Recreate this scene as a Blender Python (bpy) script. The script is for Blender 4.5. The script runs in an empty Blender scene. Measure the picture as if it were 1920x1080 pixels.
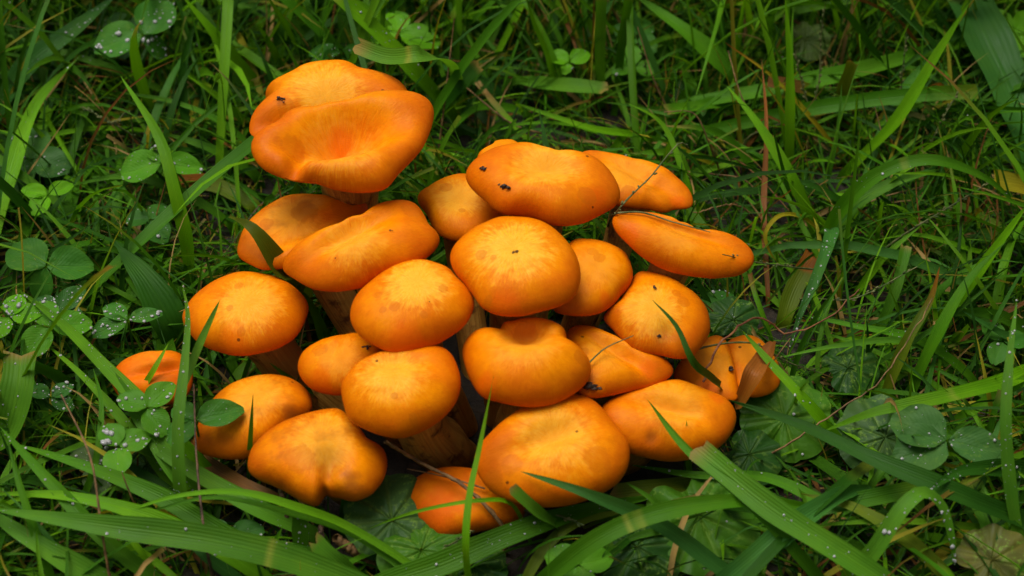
import bpy, math, random
import numpy as np
from mathutils import Vector, noise as mnoise

random.seed(11)
rng = np.random.default_rng(11)
scene = bpy.context.scene
coll = scene.collection
CM = 0.01                      # everything below is laid out in centimetres

# ------------------------------------------------------------------ camera
PITCH = math.radians(40)
DIST = 90.0
FPX = 4500.0                   # focal length in pixels of the 1920 px wide photograph
TARGET = np.array([0.0, 7.5, 0.0])
FWD = np.array([0.0, math.cos(PITCH), -math.sin(PITCH)])
UPV = np.array([0.0, math.sin(PITCH), math.cos(PITCH)])
CAMP = TARGET - DIST * FWD
cam = bpy.data.cameras.new('camera')
cam.sensor_width = 36.0
cam.lens = 36.0 * FPX / 1920.0
cam.clip_start = 0.02
cam.clip_end = 500.0
cam.dof.use_dof = True
cam.dof.focus_distance = 0.845
cam.dof.aperture_fstop = 14.0
camo = bpy.data.objects.new('camera', cam)
coll.objects.link(camo)
camo.location = CAMP * CM
camo.rotation_euler = (math.pi / 2 - PITCH, 0, 0)
scene.camera = camo

# ------------------------------------------------------------------ sky, sun, exposure
SUN_EL, SUN_AZ = math.radians(76), math.radians(-70)   # overcast: wide soft sun, high, from the clover side
world = bpy.data.worlds.new('World')
scene.world = world
world.use_nodes = True
wn = world.node_tree
bg = wn.nodes['Background']
sky = wn.nodes.new('ShaderNodeTexSky')
sky.sky_type = 'NISHITA'
sky.sun_disc = False
sky.sun_elevation = SUN_EL
sky.sun_rotation = SUN_AZ
sky.air_density = 0.7
sky.dust_density = 8.0
sky.ozone_density = 0.0
hs = wn.nodes.new('ShaderNodeHueSaturation')          # cloud cover: the sky keeps its brightness and loses most of its blue
hs.inputs['Saturation'].default_value = 0.25
wn.links.new(sky.outputs[0], hs.inputs['Color'])
wn.links.new(hs.outputs[0], bg.inputs['Color'])
bg.inputs['Strength'].default_value = 0.05
sun = bpy.data.lights.new('sun', 'SUN')
sun.energy = 1.5
sun.angle = math.radians(40)
sun.color = (1.0, 0.95, 0.85)
suno = bpy.data.objects.new('sun', sun)
coll.objects.link(suno)
sd = Vector((math.sin(SUN_AZ) * math.cos(SUN_EL), math.cos(SUN_AZ) * math.cos(SUN_EL), math.sin(SUN_EL)))
suno.rotation_euler = sd.to_track_quat('Z', 'Y').to_euler()
suno.location = (0, 0, 3)
scene.view_settings.view_transform = 'Standard'
scene.view_settings.look = 'None'
scene.view_settings.exposure = 0.64
scene.view_settings.gamma = 1.0
scene.render.engine = 'CYCLES'
scene.cycles.use_denoising = True
scene.cycles.max_bounces = 8
scene.cycles.transmission_bounces = 6
scene.cycles.caustics_refractive = False
scene.cycles.caustics_reflective = False

# ------------------------------------------------------------------ layout helpers
def ray(px, py):
    d = FWD + (px - 960.0) / FPX * np.array([1.0, 0, 0]) - (py - 540.0) / FPX * UPV
    return d / np.linalg.norm(d)

def P(px, py, z):
    d = ray(px, py)
    return CAMP + d * ((z - CAMP[2]) / d[2])

def on_plane(px, py, c, n):
    d = ray(px, py)
    return CAMP + d * (np.dot(c - CAMP, n) / np.dot(d, n))

def proj(v):
    q = v - CAMP
    dep = q @ FWD
    return 960 + FPX * q[..., 0] / dep, 540 - FPX * (q @ UPV) / dep, np.linalg.norm(q, axis=-1)

def nrm(v):
    return v / (np.linalg.norm(v, axis=-1, keepdims=True) + 1e-12)

def mk(name, verts, faces, mat, parent=None, loc=(0, 0, 0), uv=None, col=None, smooth=True, attr=None):
    """one mesh object; verts in cm relative to loc, loc in cm relative to the parent"""
    verts = np.asarray(verts, float)
    me = bpy.data.meshes.new(name)
    if isinstance(faces, np.ndarray):
        k = faces.shape[1]
        me.vertices.add(len(verts)); me.loops.add(faces.size); me.polygons.add(len(faces))
        me.vertices.foreach_set('co', (verts * CM).ravel())
        me.loops.foreach_set('vertex_index', faces.ravel().astype(np.int32))
        me.polygons.foreach_set('loop_start', np.arange(0, faces.size, k, dtype=np.int32))
        me.update(calc_edges=True)
    else:
        me.from_pydata([tuple(v) for v in verts * CM], [], faces)
        me.update()
    if smooth:
        me.polygons.foreach_set('use_smooth', np.ones(len(me.polygons), bool))
    if uv is not None:
        li = np.empty(len(me.loops), np.int32)
        me.loops.foreach_get('vertex_index', li)
        ul = me.uv_layers.new(name='UVMap')
        ul.data.foreach_set('uv', np.asarray(uv, np.float32)[li].ravel())
    if col is not None:
        c = np.ones((len(verts), 4), np.float32)
        c[:, :3] = col
        a = me.color_attributes.new('col', 'FLOAT_COLOR', 'POINT')
        a.data.foreach_set('color', c.ravel())
    if attr is not None:
        for k_, v_ in attr.items():
            a = me.attributes.new(k_, 'FLOAT', 'POINT')
            a.data.foreach_set('value', np.asarray(v_, np.float32))
    me.materials.append(mat)
    o = bpy.data.objects.new(name, me)
    coll.objects.link(o)
    o.location = np.asarray(loc, float) * CM
    if parent is not None:
        o.parent = parent
    return o

def empty(name, loc):
    o = bpy.data.objects.new(name, None)
    o.empty_display_size = 0.01
    coll.objects.link(o)
    o.location = np.asarray(loc, float) * CM
    return o

def tag(o, label=None, cat=None, group=None, kind=None):
    if label: o['label'] = label
    if cat: o['category'] = cat
    if group: o['group'] = group
    if kind: o['kind'] = kind
    return o

def catmull(pts, n):
    pts = np.asarray(pts, float)
    if len(pts) == 2:
        t = np.linspace(0, 1, n)[:, None]
        return pts[0] * (1 - t) + pts[1] * t
    seg = np.linalg.norm(np.diff(pts, axis=0), axis=1) ** 0.5 + 1e-6
    kn = np.concatenate([[0], np.cumsum(seg)])
    m = np.zeros_like(pts)
    for i in range(len(pts)):
        if i == 0: m[i] = (pts[1] - pts[0]) / seg[0]
        elif i == len(pts) - 1: m[i] = (pts[-1] - pts[-2]) / seg[-1]
        else:
            m[i] = ((pts[i] - pts[i-1]) / seg[i-1] * seg[i] + (pts[i+1] - pts[i]) / seg[i] * seg[i-1]) / (seg[i] + seg[i-1])
    t = np.linspace(0, kn[-1], n)
    out = np.zeros((n, pts.shape[1]))
    j = np.clip(np.searchsorted(kn, t, side='right') - 1, 0, len(seg) - 1)
    h = seg[j]; u = ((t - kn[j]) / h)[:, None]; h = h[:, None]
    out = (2*u**3 - 3*u**2 + 1) * pts[j] + (u**3 - 2*u**2 + u) * h * m[j] + (-2*u**3 + 3*u**2) * pts[j+1] + (u**3 - u**2) * h * m[j+1]
    # even spacing
    d = np.concatenate([[0], np.cumsum(np.linalg.norm(np.diff(out, axis=0), axis=1))])
    s = np.linspace(0, d[-1], n)
    return np.stack([np.interp(s, d, out[:, k]) for k in range(pts.shape[1])], 1)

def grid_faces(rows, cols, wrap=False):
    i, j = np.meshgrid(np.arange(rows - 1), np.arange(cols if wrap else cols - 1), indexing='ij')
    j2 = (j + 1) % cols
    return np.stack([i * cols + j, i * cols + j2, (i + 1) * cols + j2, (i + 1) * cols + j], -1).reshape(-1, 4)

def tube(pts, rad, sides=8, bump=0.0):
    pts = np.asarray(pts, float); n = len(pts)
    rad = np.broadcast_to(np.asarray(rad, float), (n,))
    t = nrm(np.gradient(pts, axis=0))
    ref = np.array([0.3, 0.9, 0.25]) if abs(t[:, 2]).mean() > 0.7 else np.array([0.1, 0.2, 1.0])
    a = nrm(np.cross(t, ref)); b = np.cross(t, a)
    th = np.linspace(0, 2 * math.pi, sides, endpoint=False)
    r = rad[:, None] * np.ones(sides)
    if bump: r = r * (1 + bump * rng.normal(size=(n, sides)))
    v = pts[:, None] + r[..., None] * (np.cos(th)[None, :, None] * a[:, None] + np.sin(th)[None, :, None] * b[:, None])
    v = v.reshape(-1, 3)
    f = grid_faces(n, sides, True)
    return v, f

def merge(parts):
    vs, fs, o = [], [], 0
    for v, f in parts:
        vs.append(v); fs.append(np.asarray(f) + o); o += len(v)
    return np.concatenate(vs), np.concatenate(fs)

# ------------------------------------------------------------------ materials
def nodes(name):
    m = bpy.data.materials.new(name)
    m.use_nodes = True
    nt = m.node_tree
    return m, nt, nt.nodes['Principled BSDF'], nt.nodes['Material Output']

class NB:
    """small node-building helper"""
    def __init__(self, nt): self.nt = nt
    def n(self, t, **kw):
        x = self.nt.nodes.new(t)
        for k, v in kw.items(): setattr(x, k, v)
        return x
    def put(self, sock, v):
        if isinstance(v, bpy.types.NodeSocket): self.nt.links.new(v, sock)
        elif v is not None: sock.default_value = v
    def math(self, op, a, b=None, c=None, clamp=False):
        x = self.n('ShaderNodeMath', operation=op, use_clamp=clamp)
        self.put(x.inputs[0], a); self.put(x.inputs[1], b); self.put(x.inputs[2], c)
        return x.outputs[0]
    def vmath(self, op, a, b=None):
        x = self.n('ShaderNodeVectorMath', operation=op)
        self.put(x.inputs[0], a)
        if b is not None: self.put(x.inputs[3 if op == 'SCALE' else 1], b)
        return x.outputs['Value' if op in ('LENGTH', 'DOT_PRODUCT') else 'Vector']
    def mix(self, f, a, b, blend='MIX'):
        x = self.n('ShaderNodeMix', data_type='RGBA', blend_type=blend)
        self.put(x.inputs[0], f); self.put(x.inputs[6], a); self.put(x.inputs[7], b)
        return x.outputs[2]
    def noise(self, vec, scale, detail=3.0, rough=0.55, dist=0.0):
        x = self.n('ShaderNodeTexNoise')
        self.put(x.inputs['Vector'], vec)
        x.inputs['Scale'].default_value = scale
        x.inputs['Detail'].default_value = detail
        x.inputs['Roughness'].default_value = rough
        x.inputs['Distortion'].default_value = dist
        return x.outputs[0]
    def ramp(self, f, lo, hi, a=0.0, b=1.0):
        x = self.n('ShaderNodeMapRange', interpolation_type='SMOOTHSTEP')
        self.put(x.inputs[0], f)
        x.inputs[1].default_value = lo; x.inputs[2].default_value = hi
        x.inputs[3].default_value = a; x.inputs[4].default_value = b
        return x.outputs[0]
    def bump(self, h, strength, dist):
        x = self.n('ShaderNodeBump')
        x.inputs['Strength'].default_value = strength
        x.inputs['Distance'].default_value = dist
        self.put(x.inputs['Height'], h)
        return x.outputs[0]

def c4(c): return (c[0], c[1], c[2], 1.0)

def cap_material(i, pale, brown, seed, spots=()):
    m, nt, bs, out = nodes('cap_skin_%02d' % i)
    b = NB(nt)
    uvn = b.n('ShaderNodeUVMap'); uvn.uv_map = 'UVMap'
    uv = uvn.outputs[0]
    r = b.vmath('LENGTH', uv)
    d = b.vmath('NORMALIZE', uv)
    cmb = b.n('ShaderNodeCombineXYZ'); b.put(cmb.inputs[2], b.math('MULTIPLY', r, 2.6))
    rad = b.vmath('ADD', b.vmath('SCALE', d, 9.0), cmb.outputs[0])
    rad = b.vmath('ADD', rad, (seed * 3.1, seed * 1.7, seed * 0.9))
    fib = b.noise(rad, 1.6, 4.0, 0.7)                      # radial fibres
    cmb2 = b.n('ShaderNodeCombineXYZ'); b.put(cmb2.inputs[2], b.math('MULTIPLY', r, 9.0))
    rad2 = b.vmath('ADD', b.vmath('SCALE', d, 30.0), cmb2.outputs[0])
    fib2 = b.noise(rad2, 1.4, 3.0, 0.6)
    geo = b.n('ShaderNodeTexCoord')
    ob = b.vmath('ADD', geo.outputs['Object'], (seed, seed * 0.37, 0))
    blot = b.noise(ob, 55.0, 4.0, 0.6)
    fine = b.noise(ob, 420.0, 3.0, 0.6)
    ed = b.n('ShaderNodeAttribute'); ed.attribute_name = 'edge'
    edge = ed.outputs['Fac']
    # pale fibrous disc
    rr = b.math('ADD', r, b.math('MULTIPLY', b.math('SUBTRACT', fib, 0.5), 0.55))
    rr = b.math('ADD', rr, b.math('MULTIPLY', b.math('SUBTRACT', blot, 0.5), 0.35))
    rr = b.math('ADD', rr, b.math('MULTIPLY', b.math('SUBTRACT', fib2, 0.5), 0.6))
    grit = b.noise(ob, 300.0, 2.0, 0.6)
    rr = b.math('ADD', rr, b.math('MULTIPLY', b.math('SUBTRACT', grit, 0.5), 0.5))
    pf = b.math('MULTIPLY', b.ramp(rr, 0.72, 0.30), pale)
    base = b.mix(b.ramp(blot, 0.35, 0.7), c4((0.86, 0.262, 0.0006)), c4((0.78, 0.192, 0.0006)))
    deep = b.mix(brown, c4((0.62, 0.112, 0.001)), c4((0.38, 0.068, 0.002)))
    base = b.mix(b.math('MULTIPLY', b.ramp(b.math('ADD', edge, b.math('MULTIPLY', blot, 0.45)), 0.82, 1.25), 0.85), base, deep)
    yel = b.mix(b.ramp(fib2, 0.35, 0.65), c4((0.90, 0.37, 0.004)), c4((0.94, 0.53, 0.065)))
    colr = b.mix(pf, base, yel)
    colr = b.mix(b.math('MULTIPLY', b.ramp(b.math('ADD', b.math('MULTIPLY', grit, 0.5), b.math('MULTIPLY', fib2, 0.5)), 0.44, 0.62), 0.32), colr, b.mix(1.0, colr, (0.80, 0.66, 0.45, 1), 'MULTIPLY'))
    # darker fibre streaks and browner weathering
    colr = b.mix(b.math('MULTIPLY', b.ramp(fib, 0.52, 0.75), 0.28), colr, deep)
    colr = b.mix(b.math('MULTIPLY', b.ramp(b.noise(ob, 90.0, 3.0, 0.6), 0.5, 0.72), brown), colr, c4((0.40, 0.09, 0.006)))
    # soaked spots and reddish blushes, each at its own place on the skin
    wob = b.math('MULTIPLY', b.math('SUBTRACT', b.noise(uv, 5.0, 3.0, 0.6), 0.5), 1.0)
    for (su, sv_, srr, kind) in spots:
        dd = b.vmath('LENGTH', b.vmath('SUBTRACT', uv, (su, sv_, 0)))
        dd = b.math('ADD', dd, b.math('MULTIPLY', wob, srr * (1.3 if kind == 1 else 0.9)))
        f_ = b.ramp(dd, srr * (1.0, 1.4, 1.5)[kind], srr * (0.8, 0.4, 0.2)[kind])
        tone = {0: (0.56, 0.13, 0.003), 1: (0.80, 0.105, 0.002), 2: (0.16, 0.05, 0.012)}[kind]
        colr = b.mix(b.math('MULTIPLY', f_, (0.45, 0.5, 0.4)[kind]), colr, c4(tone))
    # tiny dirt specks
    vo2 = b.n('ShaderNodeTexVoronoi'); b.put(vo2.inputs['Vector'], ob); vo2.inputs['Scale'].default_value = 260.0
    cs2 = b.n('ShaderNodeSeparateColor'); b.put(cs2.inputs[0], vo2.outputs['Color'])
    dk = b.math('MULTIPLY', b.math('LESS_THAN', vo2.outputs['Distance'], 0.16), b.math('GREATER_THAN', cs2.outputs[1], 0.975))
    colr = b.mix(b.math('MULTIPLY', dk, 0.8), colr, c4((0.08, 0.02, 0.004)))
    b.put(bs.inputs['Base Color'], colr)
    b.put(bs.inputs['Roughness'], b.ramp(blot, 0.3, 0.7, 0.30, 0.50))
    bs.inputs['Specular IOR Level'].default_value = 0.07
    bs.inputs['Subsurface Weight'].default_value = 0.10
    bs.inputs['Subsurface Radius'].default_value = (1.0, 0.35, 0.05)
    bs.inputs['Subsurface Scale'].default_value = 0.0025
    h = b.math('ADD', b.math('MULTIPLY', fib2, 0.6), b.math('ADD', b.math('MULTIPLY', fine, 0.35), b.math('MULTIPLY', blot, 0.9)))
    b.put(bs.inputs['Normal'], b.bump(h, 0.4, 0.0007))
    return m

def stem_material():
    m, nt, bs, out = nodes('stem_flesh')
    b = NB(nt)
    uvn = b.n('ShaderNodeUVMap'); uvn.uv_map = 'UVMap'
    mp = b.n('ShaderNodeMapping'); b.put(mp.inputs[0], uvn.outputs[0]); mp.inputs['Scale'].default_value = (26, 2.2, 1)
    f = b.noise(mp.outputs[0], 1.0, 4.0, 0.6)
    geo = b.n('ShaderNodeTexCoord')
    s = b.noise(geo.outputs['Object'], 130.0, 4.0, 0.65)
    s2 = b.noise(geo.outputs['Object'], 45.0, 2.0, 0.5)
    c = b.mix(b.ramp(f, 0.35, 0.7), c4((0.58, 0.31, 0.05)), c4((0.38, 0.155, 0.016)))
    c = b.mix(b.ramp(s, 0.5, 0.68), c, c4((0.13, 0.042, 0.006)))
    c = b.mix(b.math('MULTIPLY', b.ramp(s2, 0.45, 0.65), 0.6), c, c4((0.36, 0.14, 0.015)))
    b.put(bs.inputs['Base Color'], c)
    bs.inputs['Roughness'].default_value = 0.6
    b.put(bs.inputs['Normal'], b.bump(b.math('ADD', f, s), 0.6, 0.0012))
    return m

def gill_material():
    m, nt, bs, out = nodes('gill_flesh')
    bs.inputs['Base Color'].default_value = (0.42, 0.13, 0.01, 1)
    bs.inputs['Roughness'].default_value = 0.6
    return m

def leaf_shader(name, rough=0.44, trans=0.3, vein_scale=0.0, mott=None, spec=0.14, veins='long'):
    """thin leaf: colour comes from the 'col' attribute, veins follow the UV map"""
    m, nt, bs, out = nodes(name)
    b = NB(nt)
    at = b.n('ShaderNodeAttribute'); at.attribute_name = 'col'
    c = at.outputs['Color']
    geo = b.n('ShaderNodeTexCoord')
    pos = b.n('ShaderNodeNewGeometry').outputs['Position']
    uvn = b.n('ShaderNodeUVMap'); uvn.uv_map = 'UVMap'
    n1 = b.noise(pos, 70.0, 3.0, 0.6)
    c = b.mix(b.math('MULTIPLY', b.ramp(n1, 0.4, 0.75), 0.45), c, b.mix(1.0, c, (1.5, 1.15, 0.6, 1), 'MULTIPLY'))
    n2 = b.noise(pos, 38.0, 2.0, 0.5)
    c = b.mix(b.math('MULTIPLY', b.ramp(n2, 0.5, 0.75), 0.5), c, b.mix(1.0, c, (0.5, 0.6, 0.55, 1), 'MULTIPLY'))
    sx = b.n('ShaderNodeSeparateXYZ'); b.put(sx.inputs[0], uvn.outputs[0])
    if veins == 'long':
        w = b.math('SINE', b.math('MULTIPLY', sx.outputs[0], 52.0))
        mid = b.math('SUBTRACT', 1.0, b.ramp(b.math('ABSOLUTE', b.math('SUBTRACT', sx.outputs[0], 0.5)), 0.0, 0.06))
        h = b.math('ADD', b.math('MULTIPLY', w, 0.3), mid)
        c = b.mix(b.math('MULTIPLY', b.ramp(w, 0.2, 1.0), 0.18), c, b.mix(1.0, c, (1.35, 1.3, 1.1, 1), 'MULTIPLY'))
        c = b.mix(b.math('MULTIPLY', mid, 0.3), c, b.mix(1.0, c, (1.5, 1.35, 1.2, 1), 'MULTIPLY'))
    else:
        ax = b.math('ABSOLUTE', b.math('SUBTRACT', sx.outputs[0], 0.5))
        w = b.math('SINE', b.math('MULTIPLY', b.math('SUBTRACT', sx.outputs[1], b.math('MULTIPLY', ax, 0.9)), 70.0))
        mid = b.math('SUBTRACT', 1.0, b.ramp(ax, 0.0, 0.035))
        h = b.math('ADD', b.math('MULTIPLY', w, 0.12), b.math('MULTIPLY', mid, -1.0))
        c = b.mix(b.math('MULTIPLY', b.ramp(w, 0.3, 1.0), 0.08), c, b.mix(1.0, c, (1.5, 1.4, 1.3, 1), 'MULTIPLY'))
        c = b.mix(b.math('MULTIPLY', mid, 0.35), c, b.mix(1.0, c, (1.6, 1.4, 1.2, 1), 'MULTIPLY'))
    if mott:
        n3 = b.noise(pos, 520.0, 4.0, 0.7)
        n4 = b.noise(pos, 110.0, 2.0, 0.5)
        f = b.math('MULTIPLY', b.ramp(n3, 0.5, 0.66), b.ramp(n4, 0.38, 0.62))
        c = b.mix(b.math('MULTIPLY', f, mott), c, c4((0.17, 0.30, 0.035)))
        h = b.math('ADD', h, b.math('MULTIPLY', n3, 1.2))
    b.put(bs.inputs['Base Color'], c)
    b.put(bs.inputs['Roughness'], b.ramp(n1, 0.3, 0.7, rough - 0.06, rough + 0.12))
    bs.inputs['Specular IOR Level'].default_value = spec
    b.put(bs.inputs['Normal'], b.bump(h, 0.35, 0.0004))
    tr = b.n('ShaderNodeBsdfTranslucent')
    b.put(tr.inputs['Color'], b.mix(1.0, c, (1.5, 1.35, 0.5, 1), 'MULTIPLY'))
    ms = b.n('ShaderNodeMixShader'); ms.inputs[0].default_value = trans
    nt.links.new(bs.outputs[0], ms.inputs[1]); nt.links.new(tr.outputs[0], ms.inputs[2])
    nt.links.new(ms.outputs[0], out.inputs['Surface'])
    return m

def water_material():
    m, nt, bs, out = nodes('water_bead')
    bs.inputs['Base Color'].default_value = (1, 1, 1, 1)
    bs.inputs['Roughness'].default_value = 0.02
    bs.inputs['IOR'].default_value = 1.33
    bs.inputs['Transmission Weight'].default_value = 0.62  # the opaque white share stands in for the drops' bright glints
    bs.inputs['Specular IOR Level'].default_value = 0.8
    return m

def woody_material(name, ca, cb, rough=0.7):
    m, nt, bs, out = nodes(name)
    b = NB(nt)
    pos = b.n('ShaderNodeNewGeometry').outputs['Position']
    n1 = b.noise(pos, 260.0, 4.0, 0.65)
    b.put(bs.inputs['Base Color'], b.mix(b.ramp(n1, 0.38, 0.62), c4(ca), c4(cb)))
    bs.inputs['Roughness'].default_value = rough
    b.put(bs.inputs['Normal'], b.bump(n1, 0.6, 0.0008))
    return m

def ground_material():
    m, nt, bs, out = nodes('soil')
    b = NB(nt)
    pos = b.n('ShaderNodeNewGeometry').outputs['Position']
    n1 = b.noise(pos, 160.0, 6.0, 0.7)
    n2 = b.noise(pos, 20.0, 4.0, 0.6)
    c = b.mix(b.ramp(n1, 0.35, 0.7), c4((0.007, 0.0042, 0.0022)), c4((0.032, 0.019, 0.009)))
    c = b.mix(b.math('MULTIPLY', b.ramp(n2, 0.45, 0.65), 0.6), c, c4((0.02, 0.035, 0.008)))
    # lawn that carries on beyond the modelled turf
    ln = b.vmath('LENGTH', pos)
    far = b.ramp(ln, 1.2, 2.2)
    gcol = b.mix(n1, c4((0.03, 0.06, 0.01)), c4((0.07, 0.14, 0.02)))
    c = b.mix(far, c, gcol)
    b.put(bs.inputs['Base Color'], c)
    bs.inputs['Roughness'].default_value = 0.8
    b.put(bs.inputs['Normal'], b.bump(b.math('ADD', n1, n2), 0.9, 0.004))
    return m

M_STEM = stem_material(); M_GILL = gill_material()
M_GRASS = leaf_shader('grass_leaf', 0.44, 0.32)
M_CLOVER = leaf_shader('clover_leaf', 0.45, 0.25, veins='side', mott=0.30)
M_IVY = leaf_shader('ivy_leaf', 0.42, 0.2, veins='side', mott=0.8)
M_DRY = leaf_shader('dry_leaf', 0.5, 0.25, spec=0.3)
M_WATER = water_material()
M_TWIG = woody_material('twig_bark', (0.05, 0.026, 0.014), (0.15, 0.08, 0.04))
M_TAN = woody_material('dry_stalk', (0.10, 0.05, 0.014), (0.26, 0.14, 0.045))
M_RED = woody_material('red_stalk', (0.13, 0.035, 0.012), (0.26, 0.10, 0.03))
M_SEED = woody_material('seed_stalk', (0.05, 0.085, 0.012), (0.15, 0.15, 0.045))
M_DIRT = woody_material('crumb', (0.012, 0.006, 0.004), (0.05, 0.025, 0.012))
M_SOIL = ground_material()

# ------------------------------------------------------------------ ground
def ground_z(x, y):
    return 0.35 * math.sin(x * 0.21 + 1.3) * math.cos(y * 0.17) + 0.5 * mnoise.noise(Vector((x * 0.12, y * 0.12, 3.3)))

def build_ground():
    k = np.linspace(-1, 1, 181)
    ax = np.sinh(k * 6.2) / math.sinh(6.2) * 2500 + k * 45
    X, Y = np.meshgrid(ax, ax, indexing='ij')
    v = np.stack([X.ravel(), Y.ravel(), np.zeros(X.size)], 1)
    near = np.hypot(v[:, 0], v[:, 1]) < 200
    for i in np.nonzero(near)[0]:
        x, y = v[i, 0], v[i, 1]
        v[i, 2] = ground_z(x, y) + 0.35 * mnoise.noise(Vector((x * 0.7, y * 0.7, 0)))
    o = mk('ground', v, grid_faces(181, 181), M_SOIL)
    tag(o, kind='structure', label='dark damp soil under the turf')
build_ground()

# ------------------------------------------------------------------ mushrooms
# id: outline of the cap in the photograph, height of its rim plane in cm, tilt right, tilt to viewer,
# dome height / radius, edge squareness, dents (px, py, rx px, ry px, angle, depth cm), pale centre, pale, brown, label
CAPS = {}
def cap(i, z, tx, ty, H, q, pts, dents, pc, pale, brown, label, sr=None, base=None):
    CAPS[i] = dict(z=z, tx=tx, ty=ty, H=H, q=q, pts=pts, dents=dents, pc=pc, pale=pale, brown=brown, label=label, sr=sr, base=base)

cap(1, 7.2, -.05, .05, .42, 3.0, [(483,205),(490,184),(520,149),(564,125),(607,115),(646,115),(690,127),(725,140),(751,153),(764,166),(768,203),(720,250),(640,280),(550,275),(477,262),(467,238),(469,216)],
    [(530,212,85,11,-8,.8),(640,190,90,26,0,.6)], (610,170), .75, .15,
    'wavy orange mushroom cap tucked behind the big funnel-shaped cap, with a creased side lobe', 1.0)
cap(2, 8.8, .0, .14, .40, 3.2, [(470,281),(474,255),(507,229),(537,210),(585,196),(638,191),(672,182),(703,171),(751,167),(790,175),(812,197),(814,225),(803,260),(790,284),(768,310),(742,334),(725,355),(681,362),(638,358),(594,347),(555,345),(516,332),(485,314)],
    [(632,256,46,18,-2,.55),(650,240,98,37,-8,1.6),(548,300,16,40,25,.7),(545,262,40,14,12,.3)], (640,255), .45, .12,
    'large orange mushroom with a deep sunken funnel in its wavy cap', 1.0)
cap(3, 6.0, -.10, .12, .34, 3.2, [(444,469),(455,429),(485,397),(529,371),(568,363),(611,366),(655,368),(681,373),(692,386),(690,402),(672,420),(640,450),(605,478),(555,500),(500,508),(468,497),(448,484)],
    [(600,418,80,15,-24,.45),(520,420,60,30,-20,.25)], (550,405), .45, .55,
    'brownish orange mushroom cap wedged beneath a kidney-shaped cap, a green leaf over its rim')
cap(4, 6.7, -.08, .18, .52, 2.8, [(527,503),(531,482),(551,462),(581,445),(629,429),(672,414),(703,390),(725,375),(751,372),(781,379),(790,395),(807,421),(825,442),(822,464),(803,486),(760,512),(725,521),(681,540),(638,549),(594,547),(564,532),(535,514)],
    [(655,440,80,17,-24,.5)], (660,450), .6, .05,
    'long kidney-shaped orange mushroom cap under the funnel-shaped one')
cap(5, 5.7, -.05, .12, .42, 3.0, [(782,371),(792,355),(817,339),(845,327),(872,324),(912,338),(942,370),(946,408),(920,436),(885,452),(854,453),(831,447),(813,433),(802,406),(787,387)],
    [(872,385,36,18,25,.18)], (860,370), .75, .05,
    'small squarish orange mushroom cap half under the dirt-specked cap')
cap(6, 7.4, .05, .12, .42, 3.4, [(872,330),(877,311),(895,293),(912,281),(944,270),(980,265),(1008,270),(1029,277),(1061,283),(1093,284),(1121,297),(1142,314),(1157,336),(1164,360),(1160,382),(1146,396),(1121,408),(1089,421),(1054,425),(1029,421),(1004,410),(972,406),(941,403),(912,382),(891,364),(877,346)],
    [(1030,318,62,20,4,.45)], (1020,312), .75, .1,
    'broad oval orange mushroom cap with two dark crumbs of dirt on it')
cap(26, 6.3, -.1, .0, .5, 2.6, [(895,293),(911,281),(925,268),(945,262),(969,265),(985,285),(975,310),(940,322),(905,315)],
    [], (940,290), .3, .1, 'orange mushroom cap almost hidden behind the dirt-specked cap')
cap(7, 6.2, .15, .08, .3, 3.2, [(1089,281),(1114,280),(1150,286),(1185,297),(1220,305),(1249,316),(1270,332),(1291,353),(1300,371),(1298,390),(1288,396),(1270,394),(1242,401),(1213,394),(1185,390),(1164,389),(1130,375),(1095,345),(1080,310)],
    [(1205,332,75,13,22,.3),(1180,370,40,12,10,.1)], (1180,325), .45, .2,
    'flat orange mushroom cap behind the dirt-specked cap, crossed by a thin seed stalk')
cap(8, 6.2, .16, .25, .5, 2.8, [(1146,417),(1150,405),(1167,396),(1192,393),(1217,396),(1242,401),(1266,415),(1298,429),(1334,433),(1369,438),(1394,449),(1412,467),(1415,488),(1405,506),(1380,520),(1344,525),(1309,523),(1274,516),(1242,504),(1210,488),(1185,470),(1167,452),(1153,438)],
    [(1290,430,95,15,14,.45)], (1270,440), .3, .08,
    'bean-shaped orange mushroom cap with a grass stalk lying in its groove', 0.75)
cap(9, 7.0, .0, .12, .46, 2.5, [(843,484),(847,467),(859,449),(880,431),(909,417),(937,406),(969,405),(1001,408),(1033,424),(1058,445),(1075,467),(1086,491),(1089,520),(1082,548),(1068,566),(1043,578),(1015,585),(987,592),(951,595),(923,589),(902,578),(887,555),(870,534),(849,509)],
    [(966,470,10,7,0,.06)], (962,468), 1.0, .04,
    'round orange mushroom cap with a pale streaked centre, highest in the middle of the cluster')
cap(10, 5.6, .12, .12, .5, 2.5, [(1072,451),(1096,448),(1128,452),(1153,463),(1173,475),(1183,495),(1187,520),(1178,541),(1164,555),(1146,575),(1121,589),(1093,594),(1061,591),(1038,583),(1035,555),(1040,520),(1052,480)],
    [], (1115,500), .35, .15,
    'smooth orange mushroom cap with two dark soaked spots beside the pale-centred round cap')
cap(11, 4.7, .12, .15, .5, 2.6, [(1187,516),(1206,507),(1235,511),(1263,523),(1291,541),(1313,559),(1328,584),(1332,608),(1330,625),(1315,651),(1293,671),(1267,675),(1236,667),(1201,662),(1175,647),(1154,625),(1130,597),(1140,580),(1165,558),(1178,540)],
    [(1245,620,36,16,0,.15)], (1225,580), .75, .2,
    'domed orange mushroom cap with a grass blade standing across its right shoulder')
cap(12, 4.4, -.15, .15, .48, 2.5, [(341,598),(348,570),(371,545),(403,524),(440,512),(477,511),(519,519),(551,536),(575,561),(579,582),(570,610),(556,633),(533,651),(496,663),(450,668),(413,661),(380,649),(357,628)],
    [], (465,570), .75, .08,
    'orange mushroom cap on a leaning stem at the clover side of the cluster', 0.95)
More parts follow.
